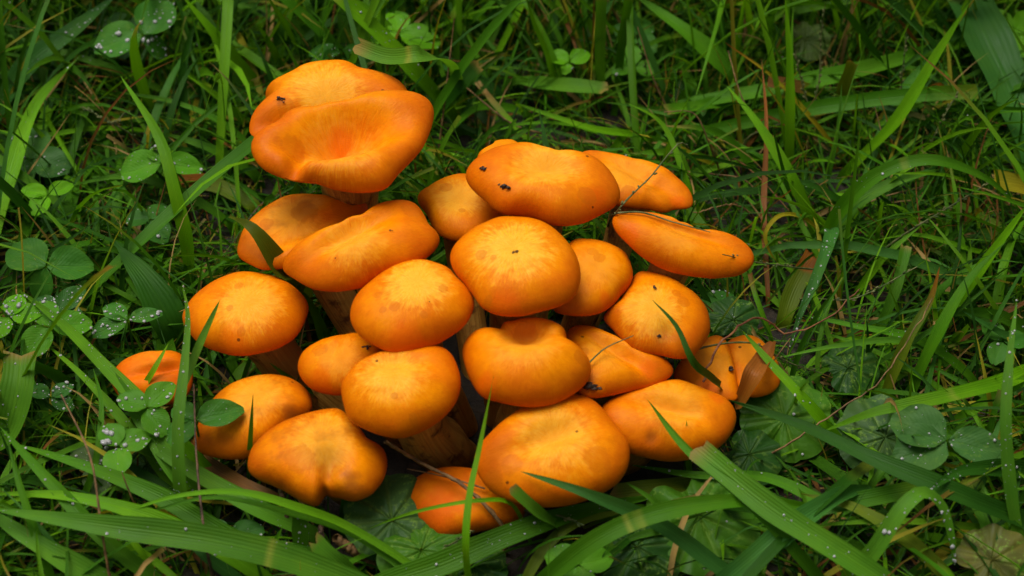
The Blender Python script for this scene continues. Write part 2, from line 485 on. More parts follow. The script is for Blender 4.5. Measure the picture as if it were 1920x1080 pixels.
cap(13, 6.2, -.05, .18, .5, 2.5, [(656,586),(663,559),(686,531),(723,505),(764,489),(801,488),(839,501),(857,519),(880,540),(889,563),(887,586),(871,614),(843,633),(806,651),(774,661),(737,663),(704,651),(676,633),(660,610)],
    [], (780,535), 1.0, .05,
    'orange mushroom cap with a pale top and small soaked spots, above a round lower cap')
cap(14, 4.0, -.15, .15, .55, 2.5, [(558,684),(565,661),(589,642),(616,633),(663,624),(700,628),(728,655),(725,690),(695,722),(650,740),(616,740),(584,730),(563,707)],
    [(632,655,10,30,20,.12)], (640,670), .4, .15,
    'smallest orange mushroom cap, squeezed between larger caps with a black speck')
cap(15, 4.9, -.02, .25, .55, 2.5, [(639,725),(649,702),(672,677),(704,661),(746,652),(783,648),(815,646),(839,655),(855,679),(864,711),(862,739),(848,767),(825,790),(792,809),(755,822),(727,820),(690,809),(658,790),(644,758)],
    [(735,680,70,20,0,.35)], (735,700), .85, .05,
    'round orange mushroom cap on a thick blotched stem below the pale-topped cap', 1.05)
cap(16, 2.6, -.15, .2, .5, 2.6, [(364,836),(366,804),(389,758),(422,725),(464,707),(510,701),(551,711),(577,732),(587,758),(583,778),(562,795),(540,812),(510,838),(480,855),(440,863),(389,857)],
    [(555,770,28,9,-20,.25)], (480,745), .55, .6,
    'low brownish orange mushroom cap partly covered by a clover leaf')
cap(17, 2.8, -.05, .3, .5, 2.7, [(464,869),(473,836),(505,804),(551,781),(598,767),(635,765),(660,785),(685,815),(718,838),(726,869),(718,901),(695,929),(663,942),(639,936),(621,934),(613,928),(605,940),(595,950),(570,943),(528,920),(491,906),(470,892)],
    [(622,866,34,30,0,.25),(613,905,13,34,0,.28)], (600,825), .65, .6,
    'orange mushroom cap with a dark dimple and a split notch in its front edge')
cap(18, 5.1, .0, .22, .58, 2.6, [(866,660),(875,634),(890,617),(923,614),(945,604),(975,596),(1014,595),(1045,606),(1062,623),(1071,638),(1093,654),(1106,673),(1109,695),(1101,717),(1080,738),(1045,756),(1006,763),(966,761),(932,754),(905,747),(888,725),(875,699)],
    [(985,622,50,24,0,.85)], (985,640), .45, .12,
    'plump orange mushroom cap with a dished top below the pale-centred round cap')
cap(19, 4.1, .15, .15, .42, 2.8, [(1064,621),(1075,608),(1097,606),(1123,614),(1149,627),(1171,645),(1197,662),(1228,667),(1254,673),(1264,691),(1258,708),(1228,725),(1184,734),(1140,743),(1110,748),(1088,741),(1070,715),(1062,680),(1060,650)],
    [(1160,660,70,13,28,.4)], (1130,655), .35, .15,
    'folded ear-shaped orange mushroom cap with a black crumb on its lower edge')
cap(20, 2.9, .12, .25, .5, 2.6, [(1122,778),(1135,752),(1165,736),(1210,725),(1254,712),(1280,713),(1319,728),(1358,743),(1378,765),(1380,795),(1367,821),(1345,843),(1306,860),(1262,867),(1228,862),(1185,852),(1150,832),(1128,805)],
    [(1250,766,65,15,12,.4),(1222,820,12,9,0,.12)], (1255,760), .5, .2,
    'low orange mushroom cap with a dark pit, beside a large scalloped leaf')
cap(21, 3.3, .02, .32, .46, 2.6, [(887,860),(902,828),(935,795),(975,765),(1012,745),(1050,736),(1088,738),(1117,752),(1141,778),(1162,804),(1178,826),(1181,856),(1175,882),(1158,908),(1123,930),(1080,945),(1036,951),(992,950),(949,939),(914,917),(897,891)],
    [(1030,822,75,22,-20,.4)], (1040,818), .7, .12,
    'largest low orange mushroom cap, a pointed grass blade crossing its front edge')
cap(22, 1.3, -.05, .25, .45, 2.6, [(762,934),(770,904),(797,884),(836,874),(884,878),(930,893),(972,925),(988,958),(955,985),(900,997),(862,1006),(827,1008),(792,982),(773,960)],
    [], (850,910), .06, .6,
    'small deep orange mushroom cap near the soil with a dead stalk lying over it')
cap(23, 2.6, .05, .15, .3, 3.0, [(1262,705),(1280,672),(1310,645),(1340,628),(1362,640),(1378,690),(1386,740),(1372,752),(1330,750),(1285,735)],
    [], (1335,680), .35, .3,
    'weathered orange mushroom cap lying low under the domed cap, a black ant-like crumb on it')
cap(24, 2.3, .2, .1, .35, 2.8, [(1362,645),(1385,630),(1410,629),(1430,640),(1448,662),(1462,690),(1462,720),(1440,740),(1400,745),(1378,720),(1368,680)],
    [], (1400,665), .25, .3,
    'torn orange mushroom cap half covered by a brown dead leaf', 0.5)
cap(25, 2.0, -.1, .15, .55, 2.5, [(208,715),(220,683),(252,664),(290,658),(334,661),(359,690),(359,727),(334,756),(277,759),(233,753)],
    [(300,694,50,8,-10,.35)], (270,680), .2, .8,
    'lone orange mushroom deep in the grass, apart from the cluster', 0.7)

NT, NTOP, NUND = 112, 26, 10
def contour_polar(pts, c):
    p = np.array(pts, float)
    # dense closed Catmull-Rom
    q = np.concatenate([p[-3:], p, p[:3]])
    n = len(p); t = np.linspace(0, n, n * 12, endpoint=False)
    i = t.astype(int) + 3; u = (t - t.astype(int))[:, None]
    a, b_, c_, d = q[i - 1], q[i], q[i + 1], q[i + 2]
    s = 0.5 * ((2 * b_) + (-a + c_) * u + (2 * a - 5 * b_ + 4 * c_ - d) * u**2 + (-a + 3 * b_ - 3 * c_ + d) * u**3)
    return s

def polar_interp(ang, rad, at):
    o = np.argsort(ang); a = ang[o]; r = rad[o]
    a = np.concatenate([a - 2 * math.pi, a, a + 2 * math.pi]); r = np.tile(r, 3)
    return np.interp(at, a, r)

def smooth_per(r, k):
    for _ in range(k): r = 0.25 * np.roll(r, 1) + 0.5 * r + 0.25 * np.roll(r, -1)
    return r

TH = np.linspace(0, 2 * math.pi, NT, endpoint=False)
def build_cap_geo(i, C):
    cont = contour_polar(C['pts'], None)
    cpx = 0.5 * (cont.min(0) + cont.max(0)) * 0.4 + cont.mean(0) * 0.6
    n = nrm(np.array([C['tx'], -C['ty'], 1.0]))
    e1 = nrm(np.array([1.0, 0, 0]) - n * n[0]); e2 = np.cross(n, e1)
    # rim plane centre sits a little below the visual centre of the dome
    c0 = P(cpx[0], cpx[1], C['z'])
    pl = np.array([on_plane(x, y, c0, n) for x, y in cont]) - c0
    a_ = np.arctan2(pl @ e2, pl @ e1); r_ = np.hypot(pl @ e1, pl @ e2)
    R = smooth_per(polar_interp(a_, r_, TH), 1)
    tpx = cont - cpx
    t_ang = np.arctan2(tpx[:, 1], tpx[:, 0]); t_rad = np.hypot(tpx[:, 0], tpx[:, 1])
    at = np.linspace(0, math.pi / 2, NTOP); au = np.linspace(math.pi / 2, math.pi * 0.80, NUND)[1:]
    q = C['q']
    s = np.concatenate([np.sin(at) ** (2 / q), np.sin(au)])
    Rm0 = R.mean(); Hc = C['H'] * Rm0
    ze = np.concatenate([Hc * np.cos(at), 0.6 * Hc * np.cos(au)])
    wtop = np.concatenate([np.cos(at) ** 0.6, np.zeros(len(au))])
    s[0] = 0.0
    ph = random.Random(i * 7 + 1)
    off = np.zeros(2)
    for it in range(7):
        Rm = R.mean()
        rr = s[:, None] * (Rm * (1 - s[:, None] ** 1.5) + R[None] * s[:, None] ** 1.5)
        X = rr * np.cos(TH); Y = rr * np.sin(TH)
        Z = ze[:, None] * np.ones(NT)
        # uneven dome and a gently waving margin
        Z = Z + Hc * 0.06 * (rr / Rm) ** 2 * (np.sin(2 * TH + i) + 0.6 * np.sin(3 * TH + 2.1 * i))
        for (dx, dy, rx, ry, an, dep) in C['dents']:
            pc = on_plane(dx, dy, c0 + n * Hc * 0.75, n) - c0
            # pixel radii -> plan radii
            kx = np.linalg.norm(on_plane(dx + 10, dy, c0, n) - on_plane(dx - 10, dy, c0, n)) / 20
            ky = np.linalg.norm(on_plane(dx, dy + 10, c0, n) - on_plane(dx, dy - 10, c0, n)) / 20
            ca, sa = math.cos(math.radians(an)), math.sin(math.radians(an))
            gx = (X - pc @ e1) / kx; gy = -(Y - pc @ e2) / ky
            lx = (gx * ca + gy * sa) / rx; ly = (-gx * sa + gy * ca) / ry
            Z = Z - dep * np.exp(-(lx**2 + ly**2)) * wtop[:, None]
        V = c0 + X[..., None] * e1 + Y[..., None] * e2 + Z[..., None] * n
        px, py, _ = proj(V.reshape(-1, 3))
        dx, dy = px - cpx[0], py - cpx[1]
        ang = np.arctan2(dy, dx); rad = np.hypot(dx, dy)
        NB_ = 72
        bins = ((ang + math.pi) / (2 * math.pi) * NB_).astype(int) % NB_
        mx = np.zeros(NB_); np.maximum.at(mx, bins, rad)
        bc = (np.arange(NB_) + 0.5) / NB_ * 2 * math.pi - math.pi
        rimv = V[NTOP - 1]; rx_, ry_, _ = proj(rimv)
        ra = np.arctan2(ry_ - cpx[1], rx_ - cpx[0])
        cur = polar_interp(bc, mx, ra); tgt = polar_interp(t_ang, t_rad, ra)
        if it < 6:
            R = R * np.clip(tgt / cur, 0.7, 1.4) ** 0.85
            R = smooth_per(R, 1 if i == 17 else 3)
    C['err'] = float(np.abs(cur - tgt).mean())
    # fine unevenness
    flat = V.reshape(-1, 3)
    ns = np.array([mnoise.noise(Vector((p[0] * 0.55 + i * 5, p[1] * 0.55, p[2] * 0.55))) + 0.4 * mnoise.noise(Vector((p[0] * 1.5, p[1] * 1.5 + i * 3, p[2] * 1.5))) for p in flat]).reshape(V.shape[:2])
    V = V + (ns * np.minimum(1, s[:, None] * 2) * 0.07)[..., None] * n
    pcn = on_plane(C['pc'][0], C['pc'][1], c0 + n * Hc * 0.85, n) - c0
    U = np.stack([(X - pcn @ e1) / Rm, (Y - pcn @ e2) / Rm], -1)
    zlow = float(Z[:NTOP][s[:NTOP] < 0.55].min()); C.update(zlow=zlow, V=V, n=n, c0=c0, Rm=Rm, Hc=Hc, e1=e1, e2=e2, U=U, s=s, cpx=cpx, R=R)

def cap_at(i, px, py, lift=0.05):
    C = CAPS[i]
    fl = C['V'][:NTOP].reshape(-1, 3)
    x, y, d = proj(fl)
    dd = np.hypot(x - px, y - py)
    k = np.argsort(dd)[:6]
    k = k[np.argmin(d[k] + dd[k] * 0.05)]
    d0 = d[k]
    # point on the viewing ray at that distance, lifted along the cap normal
    return CAMP + ray(px, py) * d0 + C['n'] * lift


SPOTS = {9: [(902,476,11,0),(925,483,6,0),(945,586,26,1),(915,565,8,0),(966,472,6,2)], 13: [(708,553,9,0),(832,541,10,0),(740,574,11,0),(718,580,8,0),(795,590,7,0),(760,655,34,1)],
         10: [(1111,470,11,0),(1124,484,12,0),(1135,560,12,1)], 11: [(1282,565,13,0),(1268,550,9,0),(1240,630,16,2)], 15: [(740,741,7,0),(775,785,8,0)], 12: [(430,652,34,1),(453,622,8,0),(447,535,9,0),(430,577,7,0)],
         14: [(600,716,22,1),(600,655,16,0)], 18: [(905,738,24,1),(1090,670,14,0),(985,628,22,0)], 6: [(1120,386,32,1),(1100,365,18,0)], 16: [(420,832,20,0),(470,815,14,0),(450,835,16,0),(545,775,14,2)],
         20: [(1222,820,11,2),(1345,745,16,1)], 17: [(618,872,30,2),(560,860,28,0),(655,905,16,2)], 21: [(1120,860,26,0),(960,870,20,0),(925,900,18,0)], 1: [(535,200,18,0),(525,190,9,2)], 2: [(640,268,22,1),(548,280,24,0),(520,265,10,0)],
         5: [(866,394,7,0),(835,350,14,0)], 7: [(1180,365,18,0),(1270,380,14,1)], 8: [(1180,440,18,1),(1390,470,16,0)], 19: [(1215,690,16,1),(1090,660,14,0)], 23: [(1330,720,18,1)], 25: [(300,700,26,2),(245,700,50,1),(335,695,45,1)], 22: [(850,900,60,1),(820,960,40,1)], 3: [(570,395,26,0),(640,385,22,0),(500,420,14,0)], 4: [(770,395,18,0)]}
CENTRE = np.array([-0.6, 0.2])
def build_mushroom(i, C):
    build_cap_geo(i, C)
    V, n, c0, Rm, Hc = C['V'], C['n'], C['c0'], C['Rm'], C['Hc']
    sr = C['sr'] or min(1.15, 0.36 * Rm + 0.1)
    # stem: from under the cap down into the common base
    top = c0 + n * min(Hc * 0.15, C['zlow'] - 0.35)
    pull = 0.0 if i in (24, 25) else (0.45 if i in (12, 8) else 0.55)
    if i == 23: pull = 0.2
    bx = top[0] + (CENTRE[0] - top[0]) * pull * min(1, top[2] / 5)
    by = top[1] + (CENTRE[1] - top[1]) * pull * min(1, top[2] / 5)
    if i == 2: bx, by = top[0] + 0.5, top[1] + 2.4
    if i == 1: bx, by = top[0] + 1.2, top[1] + 0.6
    base = np.array([bx, by, ground_z(bx, by) - 0.4])
    C['basep'] = base
    t = empty('mushroom', (base[0], base[1], 0.0))
    tag(t, C['label'], 'mushroom', 'orange mushrooms')
    org = np.array([base[0], base[1], 0.0])
    pcn = on_plane(C['pc'][0], C['pc'][1], c0 + n * Hc * 0.85, n)
    sp = []
    for (sx, sy, srp, kind) in SPOTS.get(i, ()):
        q = cap_at(i, sx, sy, 0) - pcn
        sp.append((float(q @ C['e1']) / Rm, float(q @ C['e2']) / Rm, srp * 0.0195 / Rm, kind))
    m = cap_material(i, C['pale'], C['brown'], i * 1.37, sp)
    rows = V.shape[0]
    verts = V.reshape(-1, 3) - org
    faces = grid_faces(rows, NT, True)
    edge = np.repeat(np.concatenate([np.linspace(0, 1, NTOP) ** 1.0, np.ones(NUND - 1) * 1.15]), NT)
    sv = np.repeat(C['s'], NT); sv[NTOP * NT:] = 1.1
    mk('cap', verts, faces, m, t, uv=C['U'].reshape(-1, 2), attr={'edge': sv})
    # gills: pleated underside from the inrolled margin to the stem
    inner = V[-1]
    K = 5
    gv = []
    ctr = c0 - n * (0.05 * Hc)
    for k in range(K):
        u = k / (K - 1)
        ring = inner * (1 - u) + (ctr + (inner - ctr) * 0.18) * u
        pl = (0.07 if 0 < k < K - 1 else 0.0) * ((np.arange(NT) % 2) * 2 - 1)
        gv.append(ring + (pl + (min(0.30 * Hc, C['zlow'] - 0.25)) * math.sin(u * math.pi / 2) - 0.002)[:, None] * n)
    mk('gills', np.concatenate(gv) - org, grid_faces(K, NT, True), M_GILL, t)
    ns, sides = 14, 22
    mid = (top + base) / 2; mid[:2] = top[:2] * 0.62 + base[:2] * 0.38
    pts = catmull([top, mid, base], ns)
    u = np.linspace(0, 1, ns)
    rad = sr * (1.12 - 0.30 * np.sin(np.clip(u * 1.4, 0, 1) * math.pi) * 0.6 - 0.25 * u)
    sv_, sf = tube(pts, rad, sides)
    ns_ = np.array([mnoise.noise(Vector(p * 0.9) + Vector((i, 0, 0))) for p in sv_])
    axis = np.repeat(pts, sides, 0)
    sv_ = axis + (sv_ - axis) * (1 + 0.16 * ns_)[:, None]
    suv = np.stack([np.tile(np.abs(np.linspace(-1, 1, sides)), ns), np.repeat(u, sides)], 1)
    mk('stem', sv_ - org, sf, M_STEM, t, uv=suv)

for i in CAPS: build_mushroom(i, CAPS[i])
print('cap fit error px', {i: round(C['err'], 1) for i, C in CAPS.items()})

# ------------------------------------------------------------------ depth map of what is already built, so that the turf leaves it in view
CELL = 6
ZB = np.full((1080 // CELL + 40, 1920 // CELL + 40), 1e9)
ZC = np.full_like(ZB, 1e9)          # caps only
def zmark(buf, v, grow=1):
    x, y, d = proj(np.asarray(v).reshape(-1, 3))
    i = (y / CELL).astype(int) + 20; j = (x / CELL).astype(int) + 20
    for a in range(-grow, grow + 1):
        for b in range(-grow, grow + 1):
            ii, jj = i + a, j + b
            k = (ii >= 0) & (jj >= 0) & (ii < buf.shape[0]) & (jj < buf.shape[1])
            np.minimum.at(buf, (ii[k], jj[k]), d[k])
def zget(buf, v):
    x, y, d = proj(v)
    i = (y / CELL).astype(int) + 20; j = (x / CELL).astype(int) + 20
    k = (i >= 0) & (j >= 0) & (i < buf.shape[0]) & (j < buf.shape[1])
    r = np.full(d.shape, 1e9)
    r[k] = buf[i[k], j[k]]
    return r, d
for i, C in CAPS.items():
    zmark(ZC, C['V'], 1)
ZB = np.minimum(ZB, ZC)

# ------------------------------------------------------------------ dew
def ico():
    import bmesh
    bm = bmesh.new()
    bmesh.ops.create_icosphere(bm, subdivisions=1, radius=1.0)
    v = np.array([p.co[:] for p in bm.verts]); f = np.array([[q.index for q in p.verts] for p in bm.faces])
    bm.free()
    return v, f
ICO_V, ICO_F = ico()
def bead_mesh(pts, nors, rads):
    """squashed beads of water sitting on a surface"""
    n = nrm(np.asarray(nors)); n = np.where(n[:, 2:3] < 0, -n, n)
    a = nrm(np.cross(n, np.array([0.31, 0.92, 0.2]))); b = np.cross(n, a)
    r = np.asarray(rads)[:, None, None]
    v = np.asarray(pts)[:, None] + r * (ICO_V[None, :, 0:1] * a[:, None] + ICO_V[None, :, 1:2] * b[:, None] + (ICO_V[None, :, 2:3] * 0.5 + 0.22) * n[:, None])
    f = (ICO_F[None] + (np.arange(len(pts)) * len(ICO_V))[:, None, None]).reshape(-1, 3)
    return v.reshape(-1, 3), f
def add_dew(parent, org, v, faces, n, rmin, rmax, seed):
    g = np.random.default_rng(seed)
    q = v[faces]                                   # (F,4,3)
    k = g.integers(0, len(faces), n)
    w = g.dirichlet(np.ones(faces.shape[1]), n)
    p = (q[k] * w[..., None]).sum(1)
    nn = np.cross(q[k][:, 1] - q[k][:, 0], q[k][:, 2] - q[k][:, 0])
    r = 0.7 * rmin + (rmax * 1.15 - 0.7 * rmin) * g.random(n) ** 4.5
    bv, bf = bead_mesh(p, nn, r)
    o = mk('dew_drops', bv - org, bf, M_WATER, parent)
    o['kind'] = 'stuff'
    return o

# ------------------------------------------------------------------ single grass blades and stalks that stand out
GREEN = {'mid': (0.055, 0.18, 0.004), 'dark': (0.022, 0.092, 0.005), 'bright': (0.10, 0.28, 0.003), 'blue': (0.042, 0.155, 0.022),
         'light': (0.085, 0.245, 0.014), 'yellow': (0.27, 0.24, 0.01), 'olive': (0.09, 0.14, 0.005), 'brown': (0.17, 0.075, 0.012), 'tan': (0.28, 0.19, 0.05), 'rust': (0.22, 0.075, 0.006)}
def resolve(pts):
    out = []
    for p in pts:
        if isinstance(p[2], str):
            i = int(p[2][1:].split('+')[0]); lift = float(p[2].split('+')[1]) if '+' in p[2] else 0.08
            out.append(cap_at(i, p[0], p[1], lift))
        else:
            out.append(P(*p))
    return np.array(out)

HERO_N = [0]
def blade(pts, wpx, col, label, style='tip', roll=0.0, dew=0, fold=0.18, tipcol=None, ground=True, n=30, band=None, dr=(0.02, 0.055)):
    """pts run root -> tip as (px, py, height cm)"""
    HERO_N[0] += 1
    k = HERO_N[0]
    if band: n = max(n, 80)
    p = resolve(pts)
    if ground and p[0][2] > 0.3:
        d = p[1] - p[0]; d[2] = 0; d = d / (np.linalg.norm(d) + 1e-6)
        g = p[0] - d * p[0][2] * 0.35; g[2] = ground_z(g[0], g[1]) - 0.15
        p = np.concatenate([[g], p])
    c = catmull(p, n)
    t = nrm(np.gradient(c, axis=0))
    N0 = nrm(np.array([0, 0, 0.75]) - FWD * 0.75)
    side = nrm(np.cross(t, N0)); nn = np.cross(side, t)
    rl = math.radians(roll) * np.linspace(0.4, 1.2, n)[:, None]
    side, nn = side * np.cos(rl) + nn * np.sin(rl), -side * np.sin(rl) + nn * np.cos(rl)
    u = np.linspace(0, 1, n)
    W = wpx * 0.0198
    if style == 'tip': w = W * np.minimum(1, 0.62 + 0.9 * u) * (1 - u ** 2.6) ** 0.85
    elif style == 'cut': w = W * np.minimum(1, 0.7 + 0.6 * u)
    elif style == 'oval': w = W * np.maximum(0.06, np.sin(np.clip(u * 1.02, 0, 1) ** 0.75 * math.pi)) ** 0.8
    elif style == 'both': w = W * np.clip(np.sin(u * math.pi), 0.0, 1) ** 0.45
    w = np.maximum(w, 0.004)
    w = w * (1 + 0.05 * np.sin(u * 19 + k))
    x = np.linspace(-0.5, 0.5, 5)
    A = 1 - np.abs(x) * 2
    V = c[:, None] + side[:, None] * (w[:, None] * x[None])[..., None] - nn[:, None] * (fold * w[:, None] * A[None])[..., None]
    # slight waviness along the blade
    V = V + nn[:, None] * (0.05 * W * np.sin(u * 9 + k)[:, None] * np.sign(x)[None])[..., None]
    if style == 'cut':                                # frayed end
        V[-1] += t[-1] * (rng.normal(size=(5, 1)) * 0.10)
    base = np.array(GREEN[col])
    base = base * (1 + 0.10 * math.sin(k * 2.3))
    colr = np.tile(base, (n, 1))
    colr = colr * (1 + 0.18 * np.sin(u * 5 + k))[:, None]
    tc = tipcol or ('tan' if style == 'cut' else None)
    if tc:
        f = np.clip((u - (0.955 if style == 'cut' and not tipcol else 0.72)) / 0.05 if style == 'cut' else (u - 0.72) / 0.25, 0, 1)[:, None]
        colr = colr * (1 - f) + np.array(GREEN[tc]) * f
    if band:
        for bu in (band if isinstance(band, (list, tuple)) else [band]):
            f = 0.7 * np.exp(-((u - bu) / 0.007) ** 2)[:, None]
            colr = colr * (1 - f) + np.array((0.26, 0.30, 0.04)) * f
    org = np.array([c[0][0], c[0][1], 0.0])
    v = V.reshape(-1, 3)
    faces = grid_faces(n, 5)
    uv = np.stack([np.tile(x + 0.5, n), np.repeat(u, 5)], 1)
    o = mk('grass_blade', v - org, faces, M_GRASS if col not in ('brown', 'tan', 'rust') else M_DRY, None, org, uv=uv, col=np.repeat(colr, 5, 0))  # a single leaf blade, of grass in most cases
    tag(o, label, 'grass blade', 'single grass blades around the mushrooms')
    if dew: add_dew(o, org, v, faces[len(faces) // 5:], dew, dr[0], dr[1], k)
    # fill the depth map
    dense = V[:, [0, 2, 4]]
    zmark(ZB, dense, 1)
    return o

def stalk(pts, rpx, mat, label, seed=0, name='grass_stalk', cat='grass stalk', ground=True, bump=0.12, taper=0.45, kink=0.0, group=None):
    p = resolve(pts)
    if ground and p[0][2] > 0.3:
        g = p[0].copy(); g[2] = ground_z(g[0], g[1]) - 0.1
        p = np.concatenate([[g], p])
    n = 34
    c = catmull(p, n)
    if kink: c = c + rng.normal(size=c.shape) * kink
    r = rpx * 0.0198 * 0.33 * np.linspace(1, taper, n)
    org = np.array([c[0][0], c[0][1], 0.0])
    v, f = tube(c, r, 7, bump)
    o = mk(name, v - org, f, mat, None, org)
    tag(o, label, cat, group or ('thin stalks among the grass' if cat == 'grass stalk' else None))
    if seed:
        parts = []
        t = nrm(np.gradient(c, axis=0))
        for q in range(seed):
            u = 0.5 + 0.5 * q / seed
            j = min(n - 1, int(u * (n - 1)))
            a = nrm(np.cross(t[j], rng.normal(size=3)))
            d = nrm(t[j] * 1.0 + a * 0.35)
            e1 = nrm(np.cross(d, [0.2, 0.3, 0.9])); e2 = np.cross(d, e1)
            L = 0.16 + 0.05 * rng.random(); wd = 0.038
            vv = ICO_V[:, 0:1] * e1 * wd + ICO_V[:, 1:2] * e2 * wd + ICO_V[:, 2:3] * d * L * 0.5 + c[j] + a * 0.045 + d * L * 0.3
            parts.append((vv, ICO_F))
        vv, ff = merge(parts)
        s_ = mk('spikelets', vv - org, ff, mat, o)
        s_['kind'] = 'stuff'
    zmark(ZB, c, 0)
    return o

# --- right foreground
blade([(1700,1120,1.0),(1600,1050,2.6),(1450,955,3.6),(1308,842,4.2)], 40, 'light', 'broad grass blade with a browned cut end pointing at the low pitted cap', 'cut', 10, 26)
blade([(1420,1120,.6),(1330,1050,1.8),(1240,985,2.8),(1100,925,3.9),(975,893,'c21+.35')], 30, 'blue', 'pointed bluish blade whose tip crosses the front of the largest low cap', 'tip', 15)
blade([(1000,1110,1.0),(1120,1010,3.0),(1240,960,3.6),(1400,938,3.4),(1560,955,2.4)], 36, 'mid', 'dark arching blade with a yellow crease below the largest low cap', 'tip', -10, band=[.42,.45])
blade([(1560,1120,.8),(1480,1020,2.6),(1400,935,3.5),(1290,845,4.0),(1208,763,'c20+.5')], 24, 'mid', 'slender blade leaning up over the low pitted cap', 'tip', 30)
blade([(1980,1010,1.0),(1800,925,3.0),(1640,860,3.4),(1500,795,3.2),(1366,750,2.9)], 36, 'dark', 'long dark green blade ending at the rim of the low pitted cap', 'tip', 5)
blade([(1575,830,.8),(1540,785,2.0),(1500,740,2.8),(1440,675,3.4),(1390,618,3.6)], 24, 'bright', 'bright pointed blade in front of the brown dead leaf', 'tip', 0, 10)
blade([(1960,690,1.2),(1870,718,2.6),(1760,745,3.0),(1640,772,2.7),(1535,812,1.6)], 38, 'bright', 'bright grooved blade stretching from the clover to the scalloped leaf', 'tip', -15, band=[.6])
blade([(1920,1060,.5),(1898,940,2.6),(1886,800,4.6),(1892,680,5.8),(1907,560,6.5)], 24, 'light', 'tall upright blade beaded with dew beside the three-part clover', 'tip', 10, 34)
blade([(1570,1110,.8),(1640,1030,2.6),(1692,952,3.8),(1730,922,4.0),(1765,945,3.4),(1785,1010,2.2),(1790,1060,1.2)], 33, 'light', 'bent blade folded over and studded with large dew drops', 'tip', 12, 44, dr=(.03,.09))
blade([(1980,895,1.0),(1900,878,2.4),(1800,884,3.2),(1742,920,3.4)], 38, 'dark', 'dark drooping blade with dew beside the bent folded blade', 'tip', 10, 40)
blade([(1320,1130,.8),(1420,1040,2.4),(1500,975,3.0),(1580,925,2.6),(1650,912,1.6)], 44, 'blue', 'broad bluish blade crossing under the blade with the browned cut end', 'tip', -10)
blade([(1700,1010,.5),(1560,950,1.2),(1440,895,1.6),(1300,890,1.8),(1185,872,1.5)], 24, 'mid', 'short wet leaf lying under the low pitted cap', 'tip', 0, 22)
blade([(1640,1040,.4),(1480,990,.9),(1330,985,1.1),(1180,1010,1.1),(1090,1075,.6)], 22, 'mid', 'narrow blade lying across the ivy leaves near the soil', 'tip', 0)
blade([(1295,900,.6),(1290,850,2.0),(1284,796,'c20+.3')], 12, 'bright', 'short upright blade tip in front of the low pitted cap', 'tip', 0)
blade([(1372,745,1.6),(1335,708,3.6),(1298,676,5.0),(1262,632,'c11+.6'),(1218,580,'c11+.5')], 19, 'dark', 'dark blade standing across the shoulder of the domed cap', 'tip', 20)
blade([(1590,1000,.5),(1640,900,2.0),(1700,830,2.6),(1745,760,3.0)], 18, 'mid', 'narrow blade rising behind the bent folded blade', 'tip', 30)
blade([(1790,1100,.6),(1700,1010,1.8),(1600,950,2.2),(1500,925,2.0)], 30, 'olive', 'wide yellow-green leaf with a blotched surface under the dewy bent blade', 'tip', 0, 8)
blade([(1850,1100,.6),(1860,1000,1.6),(1820,900,2.4)], 36, 'light', 'short broad blade under the dark drooping blade', 'cut', 0)
# --- right middle and top
blade([(1530,450,.8),(1560,430,3.0),(1530,520,3.0),(1500,590,2.4),(1480,655,1.8)], 28, 'blue', 'bluish hanging blade with fine dew, folded down from a grass tuft', 'tip', 0, 40)
blade([(1540,470,.6),(1570,400,3.0),(1640,330,4.6),(1740,299,5.2),(1850,335,4.4),(1915,395,3.0)], 30, 'mid', 'long arching blade with a yellow crease above the fine turf', 'tip', -10, 14, band=[.55])
blade([(1545,470,.6),(1600,385,2.6),(1680,340,3.4),(1760,318,3.6)], 34, 'light', 'light blade with a rusty patch rising from the same tuft as the arching blade', 'tip', 0)
blade([(1535,450,.6),(1490,345,2.8),(1420,230,4.4),(1362,160,5.2)], 28, 'bright', 'straight bright blade leaning away from the tuft toward the flat cap', 'tip', 10)
blade([(1480,350,.5),(1481,240,3.2),(1481,120,5.6),(1472,-10,8.0)], 22, 'bright', 'upright flat blade standing straight among seed stalks', 'tip', 0)
blade([(1580,330,.5),(1680,225,3.4),(1760,95,6.0),(1825,-5,8.0)], 30, 'bright', 'long slanting bright blade rising past the wide bluish blade', 'tip', 20)
blade([(1240,215,1.0),(1460,163,2.4),(1600,132,2.8),(1760,90,2.8),(1950,45,2.0)], 40, 'mid', 'long flat blade lying almost level behind the slanting blade', 'tip', 0, n=40)
blade([(1950,300,1.2),(1900,170,2.6),(1855,70,3.6),(1810,-20,4.0)], 92, 'blue', 'very wide bluish ribbed blade at the far corner of the turf', 'cut', 0)
blade([(2020,365,1.2),(1940,350,2.4),(1866,335,2.8)], 42, 'mid', 'broad clipped blade with a frayed yellow end', 'cut', 0, tipcol='yellow')
blade([(1755,610,.5),(1800,555,2.0),(1870,460,4.0),(1925,385,5.5)], 30, 'bright', 'bright slanting blade above the fine turf beside the arching blade', 'tip', 20)
blade([(1440,560,.4),(1432,400,1.6),(1437,230,3.6),(1428,110,5.0)], 13, 'rust', 'rusty brown dead blade standing upright beside the bean-shaped cap', 'tip', 0)
blade([(1580,300,.5),(1520,220,2.4),(1450,145,4.0),(1360,80,5.2)], 12, 'yellow', 'yellow spotted blade with a brown tip leaning over the turf', 'tip', 0, tipcol='rust')
blade([(1545,445,.5),(1500,405,2.4),(1455,408,3.2),(1434,440,2.8),(1445,475,2.2),(1466,500,1.4)], 13, 'yellow', 'yellow curled blade hooping toward the bean-shaped cap', 'tip', 0)
blade([(1470,600,.4),(1490,540,1.2),(1530,470,1.8)], 36, 'olive', 'olive clipped leaf at the foot of the tuft', 'cut', 0, tipcol='rust')
blade([(1570,240,.4),(1580,170,2.6),(1600,115,4.2)], 24, 'olive', 'stubby clipped blade with a brown end among seed stalks', 'cut', 0)
